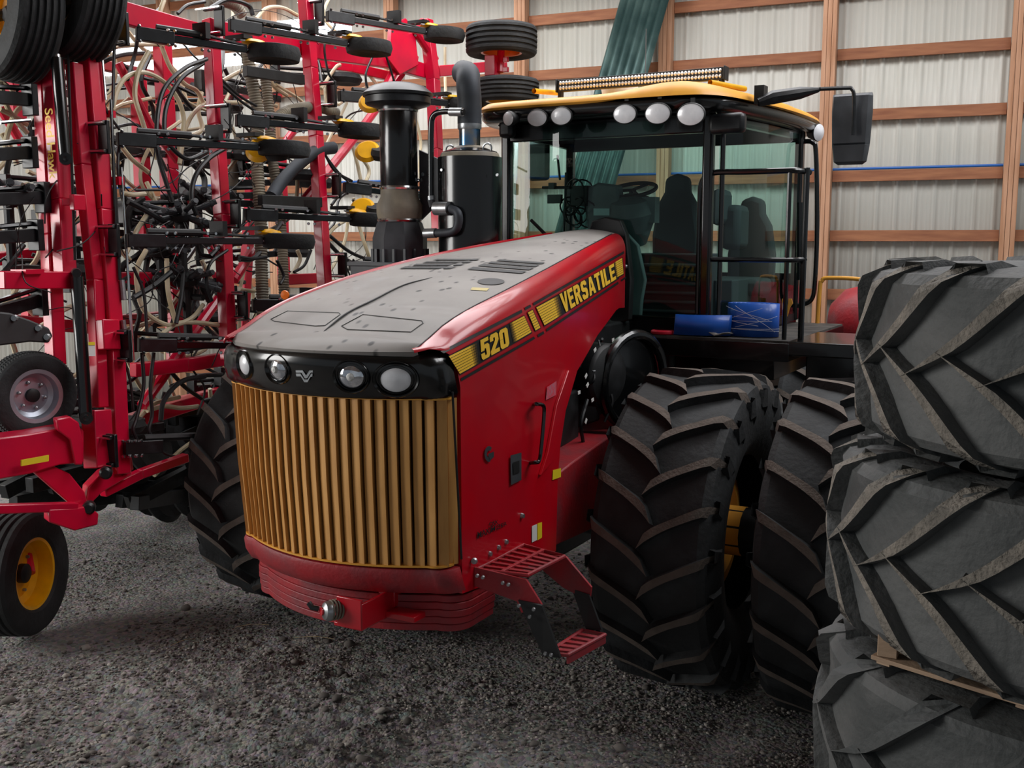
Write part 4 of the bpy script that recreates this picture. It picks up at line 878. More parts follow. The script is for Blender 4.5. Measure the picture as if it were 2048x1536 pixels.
# ================================================================== LEANING SHEETS
b = MB()
A0, A1, B0, B1 = onpl(1195, 160, wp(0, 0, .5), WN), onpl(1240, 0, wp(0, 0, .45), WN), onpl(1300, 130, wp(0, 0, .5), WN), onpl(1345, -60, wp(0, 0, .45), WN)
dl = (A1-A0); top_ = 1.35
rows = []
for t in (-3.6, 1.6):
    rows.append([])
    for i in range(25): s = i/24; q = A0.lerp(B0, s)*(1-0)+dl*t; rows[-1].append(q - WN*(.05*(i % 4 in (1, 2))))
mn = min(p.z for p in rows[0])
b.grid(rows); tag(b.build('metal_sheet', 'green', solid=.006, ang=20, fix=False), 'tall dark green ribbed steel sheet leaning on the wall behind the cab', 'metal sheet')
for i, (x0, x1) in enumerate(((1000, 1030), (1012, 1022), (1022, 1036))):
    a, c = onpl(x0, 520, wp(0, 0, .6+.1*i), WN), onpl(x1, 240, wp(0, 0, .3+.05*i), WN); d = a-c; a = a+d*((a.z-.0)/max(.1, -d.z)) if d.z < 0 else a
    b = MB(); b.bar(a, c+(c-a)*.1, .09-.02*i, .03, WN); tag(b.build('steel_trim', 'metalwall' if i < 2 else 'chrome'), ['wide white steel trim leaning against the wall between muffler and cab', 'narrow white steel trim leaning in front of the wide one beside the cab', 'shiny narrow steel trim leaning closest to the cab left pillar'][i], 'metal trim')
# ================================================================== SEEDER
random.seed(21)
sd = thing('seeder', 'tall folded red air seeder with black arms and cream hoses, left of the tractor', 'seeder')
SN = V((1, 0, .12))
def sp(px, py, off=0): return onpl(px, py, V((-3.05+off, 0, 3)), SN)
def spl(L, off=0, s=1, ox=0, oy=0): return [sp(ox+x/s, oy+y/s, off) for x, y in L]
def poly(name, L, w, m='sred', off=0, par=None, h=None, bev=.008):
    pts = spl(L, off); b = MB()
    for a, c in zip(pts, pts[1:]): b.bar(a, c, w, h or w, (0, 1, 0) if abs((c-a).normalized().z) > .7 else (0, 0, 1))
    return b.build(name, m, par or sd, bevel=bev)
tA = poly('toolbar', [(84, 128), (100, 470), (112, 730)], .105, off=-.25)
tB = poly('toolbar', [(105, 118), (122, 400), (132, 570)], .115, off=-.12)
tC = poly('toolbar', [(148, 128), (165, 330), (190, 560), (200, 815)], .09, off=-.02)
tD = poly('toolbar', [(179, 112), (205, 420), (227, 700), (238, 948)], .12)
t2 = poly('toolbar', [(421, 40), (432, 250), (444, 430), (458, 720)], .105)
t3 = poly('toolbar', [(610, -5), (621, 137), (632, 273), (642, 444), (652, 620)], .105)
t4 = poly('toolbar', [(852, 40), (866, 160), (872, 300), (878, 470)], .12)
for L, w, off in (([(322, 40), (330, 200), (338, 340), (352, 720)], .12, -.75), ([(30, 150), (32, 250)], .12, -1.1), ([(276, 150), (290, 480)], .11, -1.1), ([(165, 300), (170, 480)], .09, -.8), ([(505, 330), (470, 900)], .09, -.9), ([(560, 300), (568, 560)], .1, -1.2)): poly('back_toolbar', L, w, off=off)
for L, w, off, h in (([(232, 22), (424, 76)], .07, -.02, .17), ([(440, 62), (610, 98), (770, 120), (872, 150)], .08, -.1, .16), ([(610, 122), (700, 135), (800, 158)], .07, -.4, .1), ([(236, 562), (436, 560)], .08, -.35, .14), ([(560, 560), (640, 556)], .07, -.35, .1),
                     ([(266, 740), (370, 730), (462, 716)], .08, -.2, .11), ([(0, 560), (150, 560)], .10, .02, .12), ([(240, 850), (400, 800)], .1, -.5, .12), ([(0, 640), (230, 660)], .08, -.9, .1), ([(872, 143), (1008, 131)], .10, 0, .12), ([(680, 95), (790, 100), (830, 130)], .08, -.5, .2)):
    poly('cross_beam', L, w, off=off, h=h)
for L, r, off in (([(236, 126), (300, 250), (356, 322)], .035, -.4), ([(436, 598), (284, 812)], .045, -.35), ([(506, 500), (468, 560)], .045, -.3), ([(803, 148), (720, 262), (605, 405)], .045, -.2), ([(0, 215), (45, 290)], .035, -.7), ([(380, 400), (430, 520)], .03, -.5), ([(830, 60), (870, 120)], .05, 0), ([(770, 180), (830, 60), (845, 45)], .05, -.1), ([(560, 300), (610, 230)], .04, -.8)):
    b = MB(); b.tube(spl(L, off), r, 10); b.build('brace', 'sred', sd)
# small red lugs and bolt plates
for q_, d_ in ((sp(55, 543, .03), (.16, .14, .03)), (sp(215, 229, .02), (.12, .05, .05)), (sp(232, 362, .02), (.12, .05, .06))): b = MB(); b.box(q_, d_); b.build('mount_lug', 'sred', sd)
b = MB(); b.box(sp(155, 405, .07), (.05, .10, .11)); b.bar(sp(124, 404, .0), sp(150, 404, .05), .05, .05); b.build('link_bracket', 'sred', sd, bevel=.006)
for L in ([(168, 650), (168, 920)], [(198, 700), (205, 740)]): poly('frame_sleeve', [(192, 820), (198, 935)] if L[0][0] == 168 else [(208, 640), (212, 700)], .15, off=.02)
# hinge and big cylinders
def cyl(p0, p1, r, rod, off, frac=.3):
    a, c = sp(*p0, off), sp(*p1, off); m = a.lerp(c, frac)
    b = MB(); b.tube([m, c], r, 16); o = b.build('hydraulic_cylinder', 'black', sd)
    b = MB(); b.tube([a, m], rod, 12); b.build('piston_rod', 'chrome', o)
    b = MB(); b.lathe([(r*1.0, -.04), (r*1.0, .04)], c, (.8, -.6, 0), 16); b.lathe([(0, .04), (r*.45, .045), (r*.5, .03)], c, (.8, -.6, 0), 12); b.build('clevis', 'bsteel', o)
cyl((113, 110), (131, 318), .042, .03, .10, .03); cyl((153, 548), (172, 835), .045, .03, .12, .02)
b = MB(); b.tube([sp(153, 546, .12), sp(154, 585, .12)], .03, 10); b.lathe([(0, .05), (.03, .05), (.035, -.05)], sp(153, 546, .12), (.8, -.6, 0), 16); b.build('cylinder_eye', 'bsteel', sd)
b = MB(); b.tube([sp(136, 110, .0), sp(150, 520, .0)], .01, 6); b.build('grease_line', 'mblack', sd)
# lower frame
def plate(name, L, th, m='sred', off=0):
    pts = spl(L, off); b = MB(); b.prism(pts, (-th, th*.4, 0)); return b.build(name, m, sd, bevel=.01)
plate('main_beam', [(-20, 878), (60, 868), (156, 850), (168, 862), (168, 925), (120, 930), (60, 948), (-20, 962)], .2, off=.1)
plate('beam_arch', [(112, 838), (140, 833), (158, 845), (166, 880), (166, 930), (150, 930), (140, 880), (116, 862)], .08, off=.14)
plate('gusset', [(58, 936), (90, 925), (140, 948), (170, 985), (176, 1005), (172, 1020), (150, 1016)], .12, off=.06)
plate('gusset', [(172, 1018), (176, 975), (205, 945), (262, 920), (264, 950), (205, 985)], .12, off=.02)
poly('tie_beam', [(205, 985), (280, 948), (372, 915)], .07, off=-.1)
plate('hinge_block', [(225, 905), (262, 900), (268, 940), (245, 955), (222, 945)], .12, 'dred', off=.02)
poly('skid_beam', [(-20, 1018), (150, 1013)], .08, off=.1, h=.06)
plate('skid_shoe', [(98, 1018), (150, 1016), (178, 1012), (198, 1028), (196, 1050), (150, 1062), (98, 1045)], .12, off=.14)
b = MB(); b.prism([sp(35, 919, .14)+V((.04, 0, 0)), sp(90, 909, .14)+V((.04, 0, 0)), sp(90, 921, .14)+V((.04, 0, 0)), sp(35, 931, .14)+V((.04, 0, 0))], (-.01, 0, 0)); b.build('yellow_reflector', 'lyel', sd)
for (x, y) in ((212, 945), (178, 1015)):
    b = MB(); b.lathe([(0, .05), (.03, .05), (.045, .03), (.045, -.03)], sp(x, y, .12), (.7, -.7, 0), 14); b.build('pivot_bolt', 'bsteel', sd)
b = MB(); b.prism([sp(177, 684, .1), sp(190, 684, .1), sp(191, 712, .1), sp(178, 712, .1)], (.004, -.004, 0)); b.build('warning_label', 'white', sd, smooth=False)
b = MB(); b.prism([sp(177, 684, .105), sp(190, 684, .105), sp(190, 690, .105), sp(177, 690, .105)], (.004, -.004, 0)); b.build('label_header', 'lyel', sd, smooth=False)
# lettering on the second toolbar
p0 = sp(105, 300, -.12); yf = p0.y-.085
def tb(x, y, o):
    return ony(x, y, yf-.0+ (y-290)*.0)
text_quad('seeder_lettering', 'Seed Hawk', (105, 216), (115, 358), (99, 360), (89, 217), 'dyel', lambda x, y, o: onpl(x, y, sp(100, 300, -.12)+V((.0, -.066, 0)), V((0, 1, .0))+V((0, 0, (sp(105, 118).y-sp(132, 570).y)/-(sp(105, 118).z-sp(132, 570).z)))), .0, .012, sd)
# ---- wheels
def rib_tire(c, ax, R, w, rr, m_rim, name='wheel', grooves=4, face=1, tread='rubber'):
    c = V(c); ax = V(ax).normalized(); b = MB(); hw = w/2; prof = [(rr, -hw*.75), (rr+.03, -hw*.9), (R*.82, -hw), (R*.94, -hw*.93), (R*.985, -hw*.78)]
    for k in range(grooves):
        h = -hw*.7+hw*1.4*(k+.5)/grooves; g = hw*.045
        prof += [(R*(1-.012*abs(h/hw)), h-g*2), (R-.02, h-g), (R-.02, h+g), (R*(1-.012*abs(h/hw)), h+g*2)]
    prof += [(R*.985, hw*.78), (R*.94, hw*.93), (R*.82, hw), (rr+.03, hw*.9), (rr, hw*.75)]
    b.lathe(prof, c, ax, 56, caps=False); t = b.build(name, tread, sd, ang=28)
    b = MB(); h = hw*.75
    b.lathe([(rr*.98, -h), (rr+.012, h-.02), (rr+.018, h+.01), (rr-.01, h+.005), (rr*.93, h-.03), (rr*.9, h*.2), (rr*.72, h*.0), (rr*.4, h*.15), (0, h*.15)], c, ax*face, 48, caps=False); r = b.build('rim', m_rim, t)
    b = MB(); b.lathe([(rr*.28, h*.1), (rr*.28, h*.5), (rr*.2, h*.6), (0, h*.6)], c, ax*face, 20)
    b.build('hub', 'mblack', r)
    for k in range(6):
        a = PI/3*k; u = ax.orthogonal().normalized(); v_ = ax.cross(u); b = MB(); b.lathe([(.012, 0), (.012, .02), (0, .025)], c+(u*math.cos(a)+v_*math.sin(a))*rr*.55+ax*face*h*.1, ax*face, 8); b.build('lug_nut', 'steel', r)
    return t
f = lambda px, py, D: CAM+ray(px, py)*D
a1 = RT*.66+FW*.75
rib_tire(f(30, 32, 7.4), a1, .46, .34, .2, 'rimyel', 'transport_wheel', 5, -1)
rib_tire(f(158, 2, 7.6), a1, .43, .34, .2, 'rimyel', 'transport_wheel', 5, -1)
b = MB(); b.tube([f(-30, 35, 7.35), f(215, 0, 7.65)], .04, 10); b.bar(f(150, 20, 7.6), f(125, 135, 7.75), .10, .08); b.build('wheel_axle', 'bsteel', sd)
n1 = RT*1.0-FW*.10; fc = onz(70, 1262, 0); dd = (fc-CAM).dot(FW)-.25
rib_tire(f(70, 1147, dd)-n1*.13, n1, .45, .34, .25, 'rimyel', 'gauge_wheel', 4, 1)
b = MB(); b.tube([f(60, 1147, dd+.1), f(40, 1040, dd+.3)], .04, 8); b.build('wheel_fork', 'sred', sd)
n2 = RT*.76-FW*.63-V((0, 0, .10))
rib_tire(f(62, 790, 7.3), n2, .30, .2, .17, 'silver', 'support_wheel', 4, 1)
b = MB()
c_ = f(62, 790, 7.3)
for i in range(90):
    a = 2*PI*i/90; ax = n2.normalized(); u = ax.orthogonal().normalized(); v_ = ax.cross(u); 
    for j in (-1.5, -.5, .5, 1.5): q = c_+(u*math.cos(a+(j % 2)*.03)+v_*math.sin(a+(j % 2)*.03))*(.302-.006*abs(j))+ax*(.042*j); b.box(q, (.014, .014, .016))
b.build('tread_blocks', 'rubber', sd)['kind'] = 'stuff'
plate('support_arm', [(-20, 622), (20, 626), (60, 640), (98, 656), (106, 672), (98, 686), (60, 684), (-20, 694)], .05, 'mblack', off=.55)
for x, y in ((30, 636), (78, 656), (95, 674)): b = MB(); b.lathe([(0, .02), (.018, .02), (.022, 0)], sp(x, y, .56), (.5, -.8, 0), 10); b.build('bolt', 'steel', sd)
cw = V((0, 0, 1))
rib_tire(f(1003, 82, 10.8), (.0, .02, 1), .37, .30, .2, 'orange', 'transport_wheel', 4, -1)
rib_tire(f(1013, 183, 10.9), (.0, .02, 1), .34, .25, .2, 'rimyel', 'transport_wheel', 4, -1)
b = MB(); b.box(f(985, 132, 10.8), (.12, .12, .20)); b.box(f(1003, 120, 10.8), (.16, .04, .05)); b.box(f(1003, 140, 10.8), (.16, .04, .05)); b.tube([f(1000, 145, 10.8), f(1003, 82, 10.8)], .04, 10); b.build('wheel_knuckle', 'sred', sd, bevel=.005)
# big frame plate near the flat wheels
plate('frame_plate', [(782, 50), (812, 36), (830, 60), (838, 130), (800, 150), (778, 120)], .06, off=-.02)
# ---- openers
def opener(bx, by, wx, wy, sc=1, disc=True, wheel=True, off=.05, f2=None, D1=None):
    """bracket at (bx,by) on the toolbar plane, packer wheel centre at pixel (wx,wy)"""
    a = sp(bx, by, off); L = 1.25
    # wheel centre: on the ray, x set so that the arm swings outwards
    x_ = a.x+(.62 if wx != 350 else .18); w_ = onx(wx, wy, x_)
    root = MB(); root.box(a+V((.07, -.02, 0)), (.10, .03, .24)); root.box(a+V((.02, -.05, .10)), (.18, .03, .03)); root.box(a+V((.02, -.05, -.10)), (.18, .03, .03))
    d = (w_-a).normalized(); m1 = a+d*.12; e = w_-d*.22*sc
    root.bar(m1, m1+d*.28, .07, .10)
    o = root.build('opener', 'bsteel', sd, bevel=.006)
    b = MB(); b.bar(m1+d*.2, e, .05, .055); b.build('arm', 'black', o, bevel=.006)
    KB = []
    b = MB(); b.tube([m1+d*.15+V((0, 0, .065)), m1+d*.55+V((0, 0, .06))], .028, 8); b.tube([m1+d*.55+V((0, 0, .06)), e+V((0, 0, .03))], .012, 6); b.build('trip_cylinder', 'mblack', o)
    for s_ in (.10, -.10): b = MB(); b.tube([a+V((-.13, -.085, s_)), a+V((.14, -.085, s_))], .008, 6); b.build('u_bolt', 'chrome', o)
    b = MB()
    for t in (.05, .3, .36, .6, .66, .9):
        for s in (-.055, .055): b.lathe([(0, .012), (.011, .012), (.013, 0)], m1.lerp(e, t)+V((.02, -.035, s)), (.3, -1, 0), 8)
    b.build('bolt_heads', 'chrome', o)['kind'] = 'stuff'
    if wheel:
        R = .215*sc; b = MB(); b.lathe([(R*.3, -.03), (R*.55, -.035), (R*.78, -.062), (R*.93, -.055), (R, 0), (R*.93, .055), (R*.78, .062), (R*.55, .035), (R*.3, .03)], w_, (.03, .02, 1), 32); b.build('packer_wheel', 'rubber', o)
        b = MB(); b.bar(e-d*.1, w_, .04, .012); b.bar(e-d*.05+V((0, 0, .07)), w_+V((0, 0, .06)), .03, .01); b.build('wheel_fork', 'steel', o)
    if disc:
        q = w_-d*.16+V((-.02, .03, .06)); b = MB(); b.lathe([(0, -.02), (.08, -.015), (.105, 0), (.08, .025), (0, .04)], q, (.05, .1, 1), 24); b.build('seed_disc', 'rimyel', o)
        b = MB(); b.box(e+V((-.08, .0, .10)), (.2, .1, .03)); b.build('scraper', 'mblack', o)
        b = MB(); b.box(e-d*.35+V((0, 0, .09)), (.14, .05, .12)); b.build('knife_bracket', 'mblack', o)
    return o, a, w_
OPS = [(200, 276, 568, 298), (220, 481, 577, 482), (243, 690, 600, 690), (215, 898, 350, 890), (238, 62, 548, 108),
       (430, 45, 738, 95), (443, 238, 722, 262), (462, 428, 745, 440), (476, 610, 740, 610),
       (630, 28, 888, 70), (655, 190, 930, 210), (664, 372, 905, 400), (676, 530, 920, 540)]
for i, o_ in enumerate(OPS): opener(*o_, disc=i not in (2, 3), sc=1.0, wheel=i != 3)
for (px, py) in ((735, 303), (742, 205), (725, 418), (520, 300)):
    c0 = sp(px, py, .45); b = MB(); b.lathe([(0, -.03), (.09, -.02), (.12, 0), (.09, .03), (0, .03)], c0, (.4, -.8, .5), 24); o = b.build('seed_disc', 'rimyel', sd)
    b = MB(); b.lathe([(.04, -.05), (.09, -.05), (.11, 0), (.09, .05), (.04, .05)], c0+V((.12, .06, -.02)), (.2, -.3, 1), 24); b.build('closing_wheel', 'rubber', o)
# openers of the wing behind, pointing left
for (x0, y0, x1, y1) in ((60, 305, -60, 312), (72, 470, -60, 478), (60, 200, -60, 190), (85, 395, -50, 400), (80, 600, -60, 640)):
    a, c = sp(x0, y0, -.2), sp(x1, y1, -.2); b = MB(); b.bar(a, c, .06, .09); b.box(a, (.12, .05, .22)); o = b.build('rear_opener', 'bsteel', sd, bevel=.005)
    b = MB(); b.tube([a+V((0, -.02, .08)), c+V((0, -.02, .06))], .018, 6); b.build('arm', 'black', o)
# ---- hoses
def hose(name, L, r, m, off, s=2.926, ox=0, oy=0, n=8, jit=.0):
    pts = [sp(ox+x/s, oy+y/s, off+random.uniform(-jit, jit)) for x, y in L]; b = MB(); b.tube(smooth(pts, 7), r, n); return b.build(name, m, sd)
for L, off in (([(655, 640), (690, 520), (750, 445), (850, 425), (960, 480), (1040, 580), (1075, 700), (1060, 850)], -.15), ([(870, 300), (810, 420), (790, 560), (830, 700), (880, 850), (920, 930)], -.1), ([(945, 270), (1000, 400), (1080, 490), (1150, 530), (1190, 600)], -.2),
          ([(1180, 540), (1160, 650), (1180, 760), (1080, 820), (1050, 960)], -.25), ([(1200, 600), (1120, 680), (1060, 820), (1050, 900)], -.2), ([(690, 830), (770, 930), (870, 1010)], -.1), ([(0, 480), (40, 620), (90, 700), (160, 780)], -.35), ([(160, 600), (90, 660), (40, 800), (30, 900)], -.4),
          ([(0, 640), (80, 680), (160, 730)], -.35), ([(1500, 110), (1560, 50), (1650, 45), (1740, 90)], -.3), ([(720, 1130), (780, 1140), (850, 1135)], -.15), ([(1330, 1000), (1400, 920), (1500, 880), (1600, 800)], -.5), ([(1300, 600), (1400, 600), (1500, 590), (1620, 620)], -.45),
          ([(1290, 480), (1400, 420), (1480, 395)], -.4), ([(1880, 520), (1960, 400), (1990, 380)], -.3), ([(655, 600), (640, 720), (660, 900), (700, 960)], -.25), ([(1560, 400), (1600, 500), (1680, 560)], -.35), ([(960, 0), (940, 60), (920, 160)], -.3), ([(2100, 900), (2160, 1000), (2120, 1100)], -.2),
          ([(2050, 800), (2100, 1000), (2130, 1200), (2090, 1300)], -.3), ([(740, 1480), (800, 1350), (870, 1240)], -.2), ([(100, 960), (60, 860), (10, 780)], -.5), ([(620, 300), (700, 270), (860, 260), (960, 260)], -.5), ([(1900, 1400), (1960, 1330), (2040, 1280)], -.2), ([(1730, 900), (1740, 1100), (1720, 1250)], -.3)):
    hose('air_hose', L, .019, 'cream', off)
for L, off in (([(855, 0), (800, 120), (820, 300), (880, 390), (1000, 440), (1120, 400), (1190, 320)], -.05), ([(975, 50), (985, 250), (1030, 430)], -.02), ([(950, 490), (1040, 430), (1150, 425), (1280, 440)], -.05), ([(820, 975), (900, 900), (1050, 860)], -.4), ([(860, 940), (960, 915), (1060, 925), (1160, 915)], -.35),
          ([(700, 0), (760, 60)], -.3), ([(1180, 60), (1240, 180), (1270, 200)], -.3), ([(1400, 230), (1480, 240), (1560, 220)], -.3), ([(880, 820), (900, 700), (860, 600)], -.3), ([(1740, 0), (1755, 60), (1700, 150), (1640, 180)], -.35), ([(60, 200), (120, 300), (200, 380)], -.9), ([(0, 340), (60, 290), (110, 200)], -.8)):
    hose('air_hose', L, .019, 'cream', off, oy=500)
for L, r, off in (([(1210, 345), (1080, 400), (960, 520), (920, 700), (925, 900), (970, 1060), (1010, 1180)], .018, .05), ([(1190, 370), (1060, 460), (975, 620), (965, 790), (1010, 870), (1100, 930), (1210, 890)], .018, .03), ([(1330, 860), (1220, 930), (1140, 1040), (1125, 1180), (1190, 1330)], .02, .05), ([(670, 260), (665, 400), (660, 600), (650, 640)], .012, .05),
          ([(590, 400), (600, 520), (620, 640), (700, 760)], .01, .05), ([(700, 830), (690, 960), (700, 1100)], .012, .05), ([(1290, 460), (1400, 560), (1500, 620)], .012, .0), ([(1300, 500), (1420, 600), (1510, 660)], .012, .0), ([(1360, 1500), (1300, 1440), (1230, 1500)], .02, .0), ([(750, 1180), (850, 1230), (950, 1290)], .022, -.05),
          ([(1650, 1300), (1500, 1500), (1400, 1520)], .02, -.1), ([(1900, 900), (1960, 1000), (2060, 1060)], .013, .0), ([(1910, 920), (1990, 1020), (2080, 1090)], .013, .0), ([(2180, 330), (2140, 440), (2160, 560), (2140, 640)], .012, 0), ([(2260, 330), (2290, 420), (2330, 560)], .012, 0), ([(1900, 100), (1960, 140), (1900, 260), (1920, 420), (1960, 480)], .012, 0),
          ([(1040, 80), (1100, 30), (1200, 10)], .015, -.2), ([(1230, 50), (1330, 0), (1450, 30), (1480, 90)], .02, 0), ([(50, 580), (110, 520), (130, 470)], .01, -.4), ([(0, 900), (100, 880), (180, 850)], .025, -.3), ([(1940, 1200), (2000, 1130), (2100, 1090)], .014, 0), ([(1920, 1420), (2000, 1500), (2100, 1560)], .02, -.1), ([(1930, 1380), (2040, 1470), (2150, 1520)], .018, -.1)):
    hose('hydraulic_hose', L, r, 'bhose', off)
for L, r, off in (([(1000, 130), (900, 210), (780, 280)], .022, .0), ([(1075, 130), (1060, 280), (1030, 430)], .018, .0), ([(780, 100), (840, 250), (860, 480)], .012, .1), ([(1160, 130), (1190, 230), (1230, 300)], .03, -.1), ([(1330, 0), (1230, 80), (1210, 200), (1240, 300)], .014, .05), ([(1400, 40), (1480, 50), (1560, 40)], .014, 0), ([(1620, 60), (1660, 150), (1640, 200)], .014, 0), ([(1720, 130), (1780, 90), (1820, 0)], .014, 0),
          ([(830, 600), (840, 800), (800, 980), (780, 1050), (800, 1110)], .014, .1), ([(900, 600), (880, 800), (890, 960), (870, 1050), (890, 1095)], .014, .1), ([(1200, 740), (1060, 770), (960, 880), (940, 1000)], .02, -.2), ([(990, 700), (1080, 800), (1180, 870)], .018, -.3), ([(1300, 730), (1150, 740), (1000, 800)], .02, -.35), ([(700, 560), (760, 760), (780, 940)], .01, .05), ([(930, 1130), (960, 1190), (1050, 1210), (1100, 1180)], .012, -.2), ([(1350, 560), (1240, 560), (1100, 580), (980, 590)], .02, .1)):
    hose('hydraulic_hose', L, r, 'bhose', off, oy=500)
def corr(L, r, off, m='corr', s=2.926, oy=0):
    pts = smooth([sp(x/s, oy+y/s, off) for x, y in L], 40); d = [0]
    for p, q in zip(pts, pts[1:]): d.append(d[-1]+(q-p).length)
    out = []; rs = []; n = int(d[-1]/.012); j = 0
    for i in range(n+1):
        t = d[-1]*i/n
        while j < len(d)-2 and d[j+1] < t: j += 1
        k = (t-d[j])/max(1e-6, d[j+1]-d[j]); out.append(pts[j].lerp(pts[j+1], k)); rs.append(r*(1.0 if i % 2 else .86))
    b = MB(); b.tube(out, r, 14, rs=rs); return b.build('corrugated_hose', m, sd, ang=60)
corr([(1440, 290), (1475, 480), (1510, 680), (1500, 880), (1515, 1100), (1525, 1300), (1530, 1560), (1550, 2200)], .058, -.12)
corr([(1550, 430), (1575, 650), (1590, 900), (1620, 1100), (1650, 1400), (1665, 1800), (1680, 2200)], .052, -.3)
corr([(1600, 710), (1680, 655), (1790, 630), (1890, 632), (1970, 665)], .055, -.02)
corr([(1400, 800), (1380, 950), (1350, 1150)], .05, -.6); corr([(1220, 30), (1290, 5), (1370, 30), (1420, 90)], .055, -.3)
b = MB(); b.tube(smooth(spl([(1950, 865), (1860, 880), (1760, 950), (1650, 1060), (1590, 1150)], -.0, 2.926), 6), .06, 12); b.build('feed_hose', 'stack', sd)
for L in ([(505, 640), (548, 650)], ): pass
for (x0, y0, x1, y1) in ((490, 142, 605, 160), (520, 400, 640, 405)): b = MB(); b.bar(sp(x0, y0, .05), sp(x1, y1, .05), .06, .09); b.build('hose_clamp_bar', 'mblack', sd, bevel=.005)
# distribution towers: post, radial outlets, thin sensor wires
for (px, py, off, n_) in ((362, 430, -.1, 16), (372, 560, -.15, 14), (320, 500, -.25, 12), (15, 380, -.4, 12), (395, 390, -.3, 10)):
    c0 = sp(px, py, off); b = MB(); b.lathe([(.0, -.12), (.05, -.12), (.06, -.05), (.11, -.02), (.12, .03), (.06, .06), (0, .07)], c0, (.2, -.3, 1), 20); b.tube([c0+V((0, 0, -.6)), c0], .035, 10); m_ = b.build('distribution_tower', 'mblack', sd)
    for k in range(n_):
        a = 2*PI*k/n_+random.uniform(-.1, .1); d = V((math.cos(a), math.sin(a), random.uniform(-.35, .45))).normalized(); b = MB(); b.tube([c0+d*.1, c0+d*.3], .022, 8); b.lathe([(.027, -.01), (.03, 0), (.027, .01)], c0+d*.26, d, 10); b.build('outlet', 'plas', m_)
        if k % 3 == 0: b = MB(); b.lathe([(0, .012), (.012, .012), (.015, 0)], c0+d*.2+V((.02, -.02, .02)), (.5, -.8, .3), 8); b.build('clamp_screw', 'chrome', m_)
    for k in range(6):
        b = MB(); e = c0+V((random.uniform(-.3, .3), random.uniform(-.3, .3), random.uniform(-.35, .3))); b.tube(smooth([c0, c0.lerp(e, .5)+V((random.uniform(-.12, .12), random.uniform(-.12, .12), random.uniform(-.1, .1))), e], 6), .004, 4); b.build('sensor_wire', 'steel', m_)
for (x0, y0, x1, y1, r, m) in ((243, 335, 262, 665, .008, 'chrome'), (249, 420, 268, 720, .006, 'chrome'), (222, 200, 232, 470, .012, 'black'), (230, 370, 240, 560, .012, 'black'), (205, 120, 212, 200, .01, 'chrome'), (244, 560, 248, 600, .02, 'steel'), (246, 640, 250, 670, .018, 'steel'), (0, 245, 60, 240, .012, 'chrome'), (270, 380, 340, 380, .01, 'mblack')):
    b = MB(); b.tube([sp(x0, y0, .08), sp(x1, y1, .08)], r, 8); b.build('marker_rod', m, sd)
# dense background tangle, kept behind the toolbars
def rnd(n_, name, m, r0, r1, x0, x1, y0, y1, o0, o1, span=110):
    for i in range(n_):
        x, y = random.uniform(x0, x1), random.uniform(y0, y1); a = random.uniform(0, 2*PI); L = [(x, y)]
        for k in range(3): a += random.uniform(-1.1, 1.1); x += span*.5*math.cos(a); y += span*.5*math.sin(a); L.append((min(x1+30, max(x0-30, x)), y))
        off = random.uniform(o0, o1); b = MB(); b.tube(smooth([sp(px, py, off+random.uniform(-.1, .1)) for px, py in L], 5), random.uniform(r0, r1), 6); b.build(name, m, sd)
rnd(34, 'air_hose', 'cream', .015, .02, 0, 480, 120, 780, -1.4, -.4, 150)
rnd(10, 'air_hose', 'cream', .015, .02, 500, 860, 60, 480, -1.0, -.3, 120)
rnd(60, 'hydraulic_hose', 'bhose', .008, .022, 0, 480, 90, 860, -1.3, -.2)
rnd(16, 'hydraulic_hose', 'bhose', .008, .018, 500, 740, 60, 560, -1.0, -.2)
rnd(90, 'cable', 'mblack', .003, .006, 0, 700, 60, 780, -.8, .1)
rnd(30, 'drain_hose', 'mblack', .012, .03, 240, 460, 330, 640, -.7, -.1, 70)
random.seed(5)
for i in range(60):  # random extra openers added to darken and shade the ground behind the seeder
    x, y = random.uniform(-20, 380), random.uniform(850, 1010); a = sp(x, y, random.uniform(-3.0, -1.0))
    L = random.uniform(.5, 1.1)
    if a.z < .3: a.z = .3+random.random()*.3
    b = MB(); d = V((random.uniform(-.3, .5), random.uniform(.5, 1), random.uniform(-.25, .25))).normalized(); b.bar(a, a+d*L, .09, .12); o = b.build('dark_filler_opener', 'bsteel', sd, bevel=.004)
    b = MB(); q = a+d*L; b.lathe([(.06, -.04), (.2, -.06), (.24, 0), (.2, .06), (.06, .04)], q, (.8, .1, .3), 20); b.build('packer_wheel', 'rubber', o)
random.seed(6)
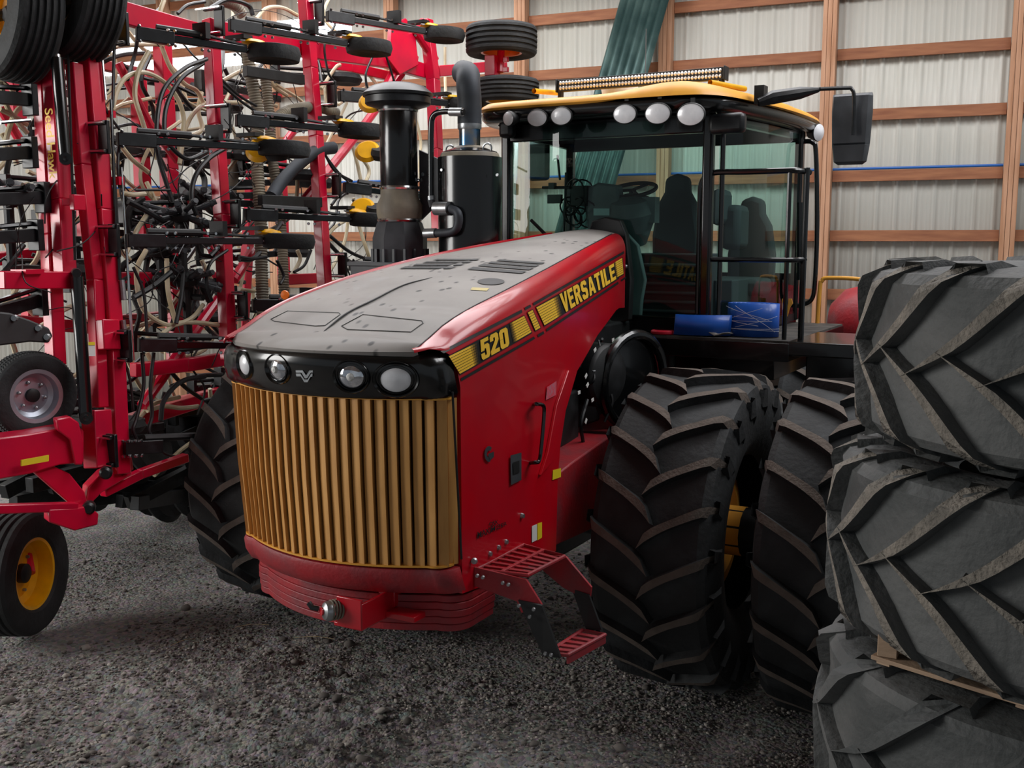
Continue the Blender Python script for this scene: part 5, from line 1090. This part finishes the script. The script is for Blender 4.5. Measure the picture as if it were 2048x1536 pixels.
# second wing further back: more bars, openers and clamps
for i in range(46):
    x, y = random.uniform(0, 560), random.uniform(110, 900); off = random.uniform(-1.7, -.5); a = sp(x, y, off); L = random.uniform(.35, .9)
    b = MB(); d = V((random.uniform(.1, .5), random.uniform(.6, 1), random.uniform(-.12, .12))).normalized(); b.bar(a, a+d*L, .05, .06); b.box(a, (.1, .04, .18)); b.tube([a+V((0, 0, .07)), a+d*L*.8+V((0, 0, .07))], .02, 6)
    o = b.build('back_opener', 'bsteel', sd, bevel=.004)
    if i % 2 == 0: b = MB(); q = a+d*L; b.lathe([(.06, -.04), (.16, -.05), (.19, 0), (.16, .05), (.06, .04)], q, (.03, .02, 1), 20); b.build('packer_wheel', 'rubber', o)
    b = MB()
    for k in range(3): b.lathe([(0, .012), (.01, .012), (.012, 0)], a+d*L*(.2+.3*k)+V((.02, -.03, .02)), (.4, -.9, 0), 7)
    b.build('bolt_heads', 'chrome', o)['kind'] = 'stuff'
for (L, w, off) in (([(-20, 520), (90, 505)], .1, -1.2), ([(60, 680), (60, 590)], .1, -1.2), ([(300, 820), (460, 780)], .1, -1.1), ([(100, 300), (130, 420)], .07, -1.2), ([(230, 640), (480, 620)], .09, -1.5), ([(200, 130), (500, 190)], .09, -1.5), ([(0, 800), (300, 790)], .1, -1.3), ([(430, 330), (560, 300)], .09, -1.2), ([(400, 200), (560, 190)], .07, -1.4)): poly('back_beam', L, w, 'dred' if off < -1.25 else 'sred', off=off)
# ================================================================== LIGHT
wd = bpy.data.worlds.new('world'); bpy.context.scene.world = wd; wd.use_nodes = True
bg = wd.node_tree.nodes['Background']; bg.inputs[0].default_value = (.86, .93, 1, 1); bg.inputs[1].default_value = .26
def area(name, loc, target, sx_, sy2, power, col=(1, 1, 1)):
    l = bpy.data.lights.new(name, 'AREA'); l.shape = 'RECTANGLE'; l.size = sx_; l.size_y = sy2; l.energy = power; l.color = col
    o = bpy.data.objects.new(name, l); C.objects.link(o); o.location = loc; o.rotation_euler = (V(target)-V(loc)).to_track_quat('-Z', 'Y').to_euler(); return o
area('daylight_left_door', (-9, -8, 4.5), (-1, -1, 1.8), 5, 4.5, 820, (1, .985, .96))
area('added_overhead_light', (-3.5, 2.5, 7.7), (-3.5, 2.5, 0), 12, 4, 1000, (.98, .98, 1))  # added overhead light for seeder and hood; the roof has no skylight
area('added_overhead_light_right', (4.2, 1.6, 7.7), (2.2, 1.6, 0), 6, 3.5, 560, (.98, .98, 1))  # second added overhead light, brightens the hood side; no roof opening here
sc_ = bpy.context.scene; sc_.view_settings.view_transform = 'Standard'; sc_.view_settings.look = 'None'; sc_.view_settings.gamma = 1; sc_.view_settings.exposure = 0; sc_.view_settings.use_curve_mapping = False
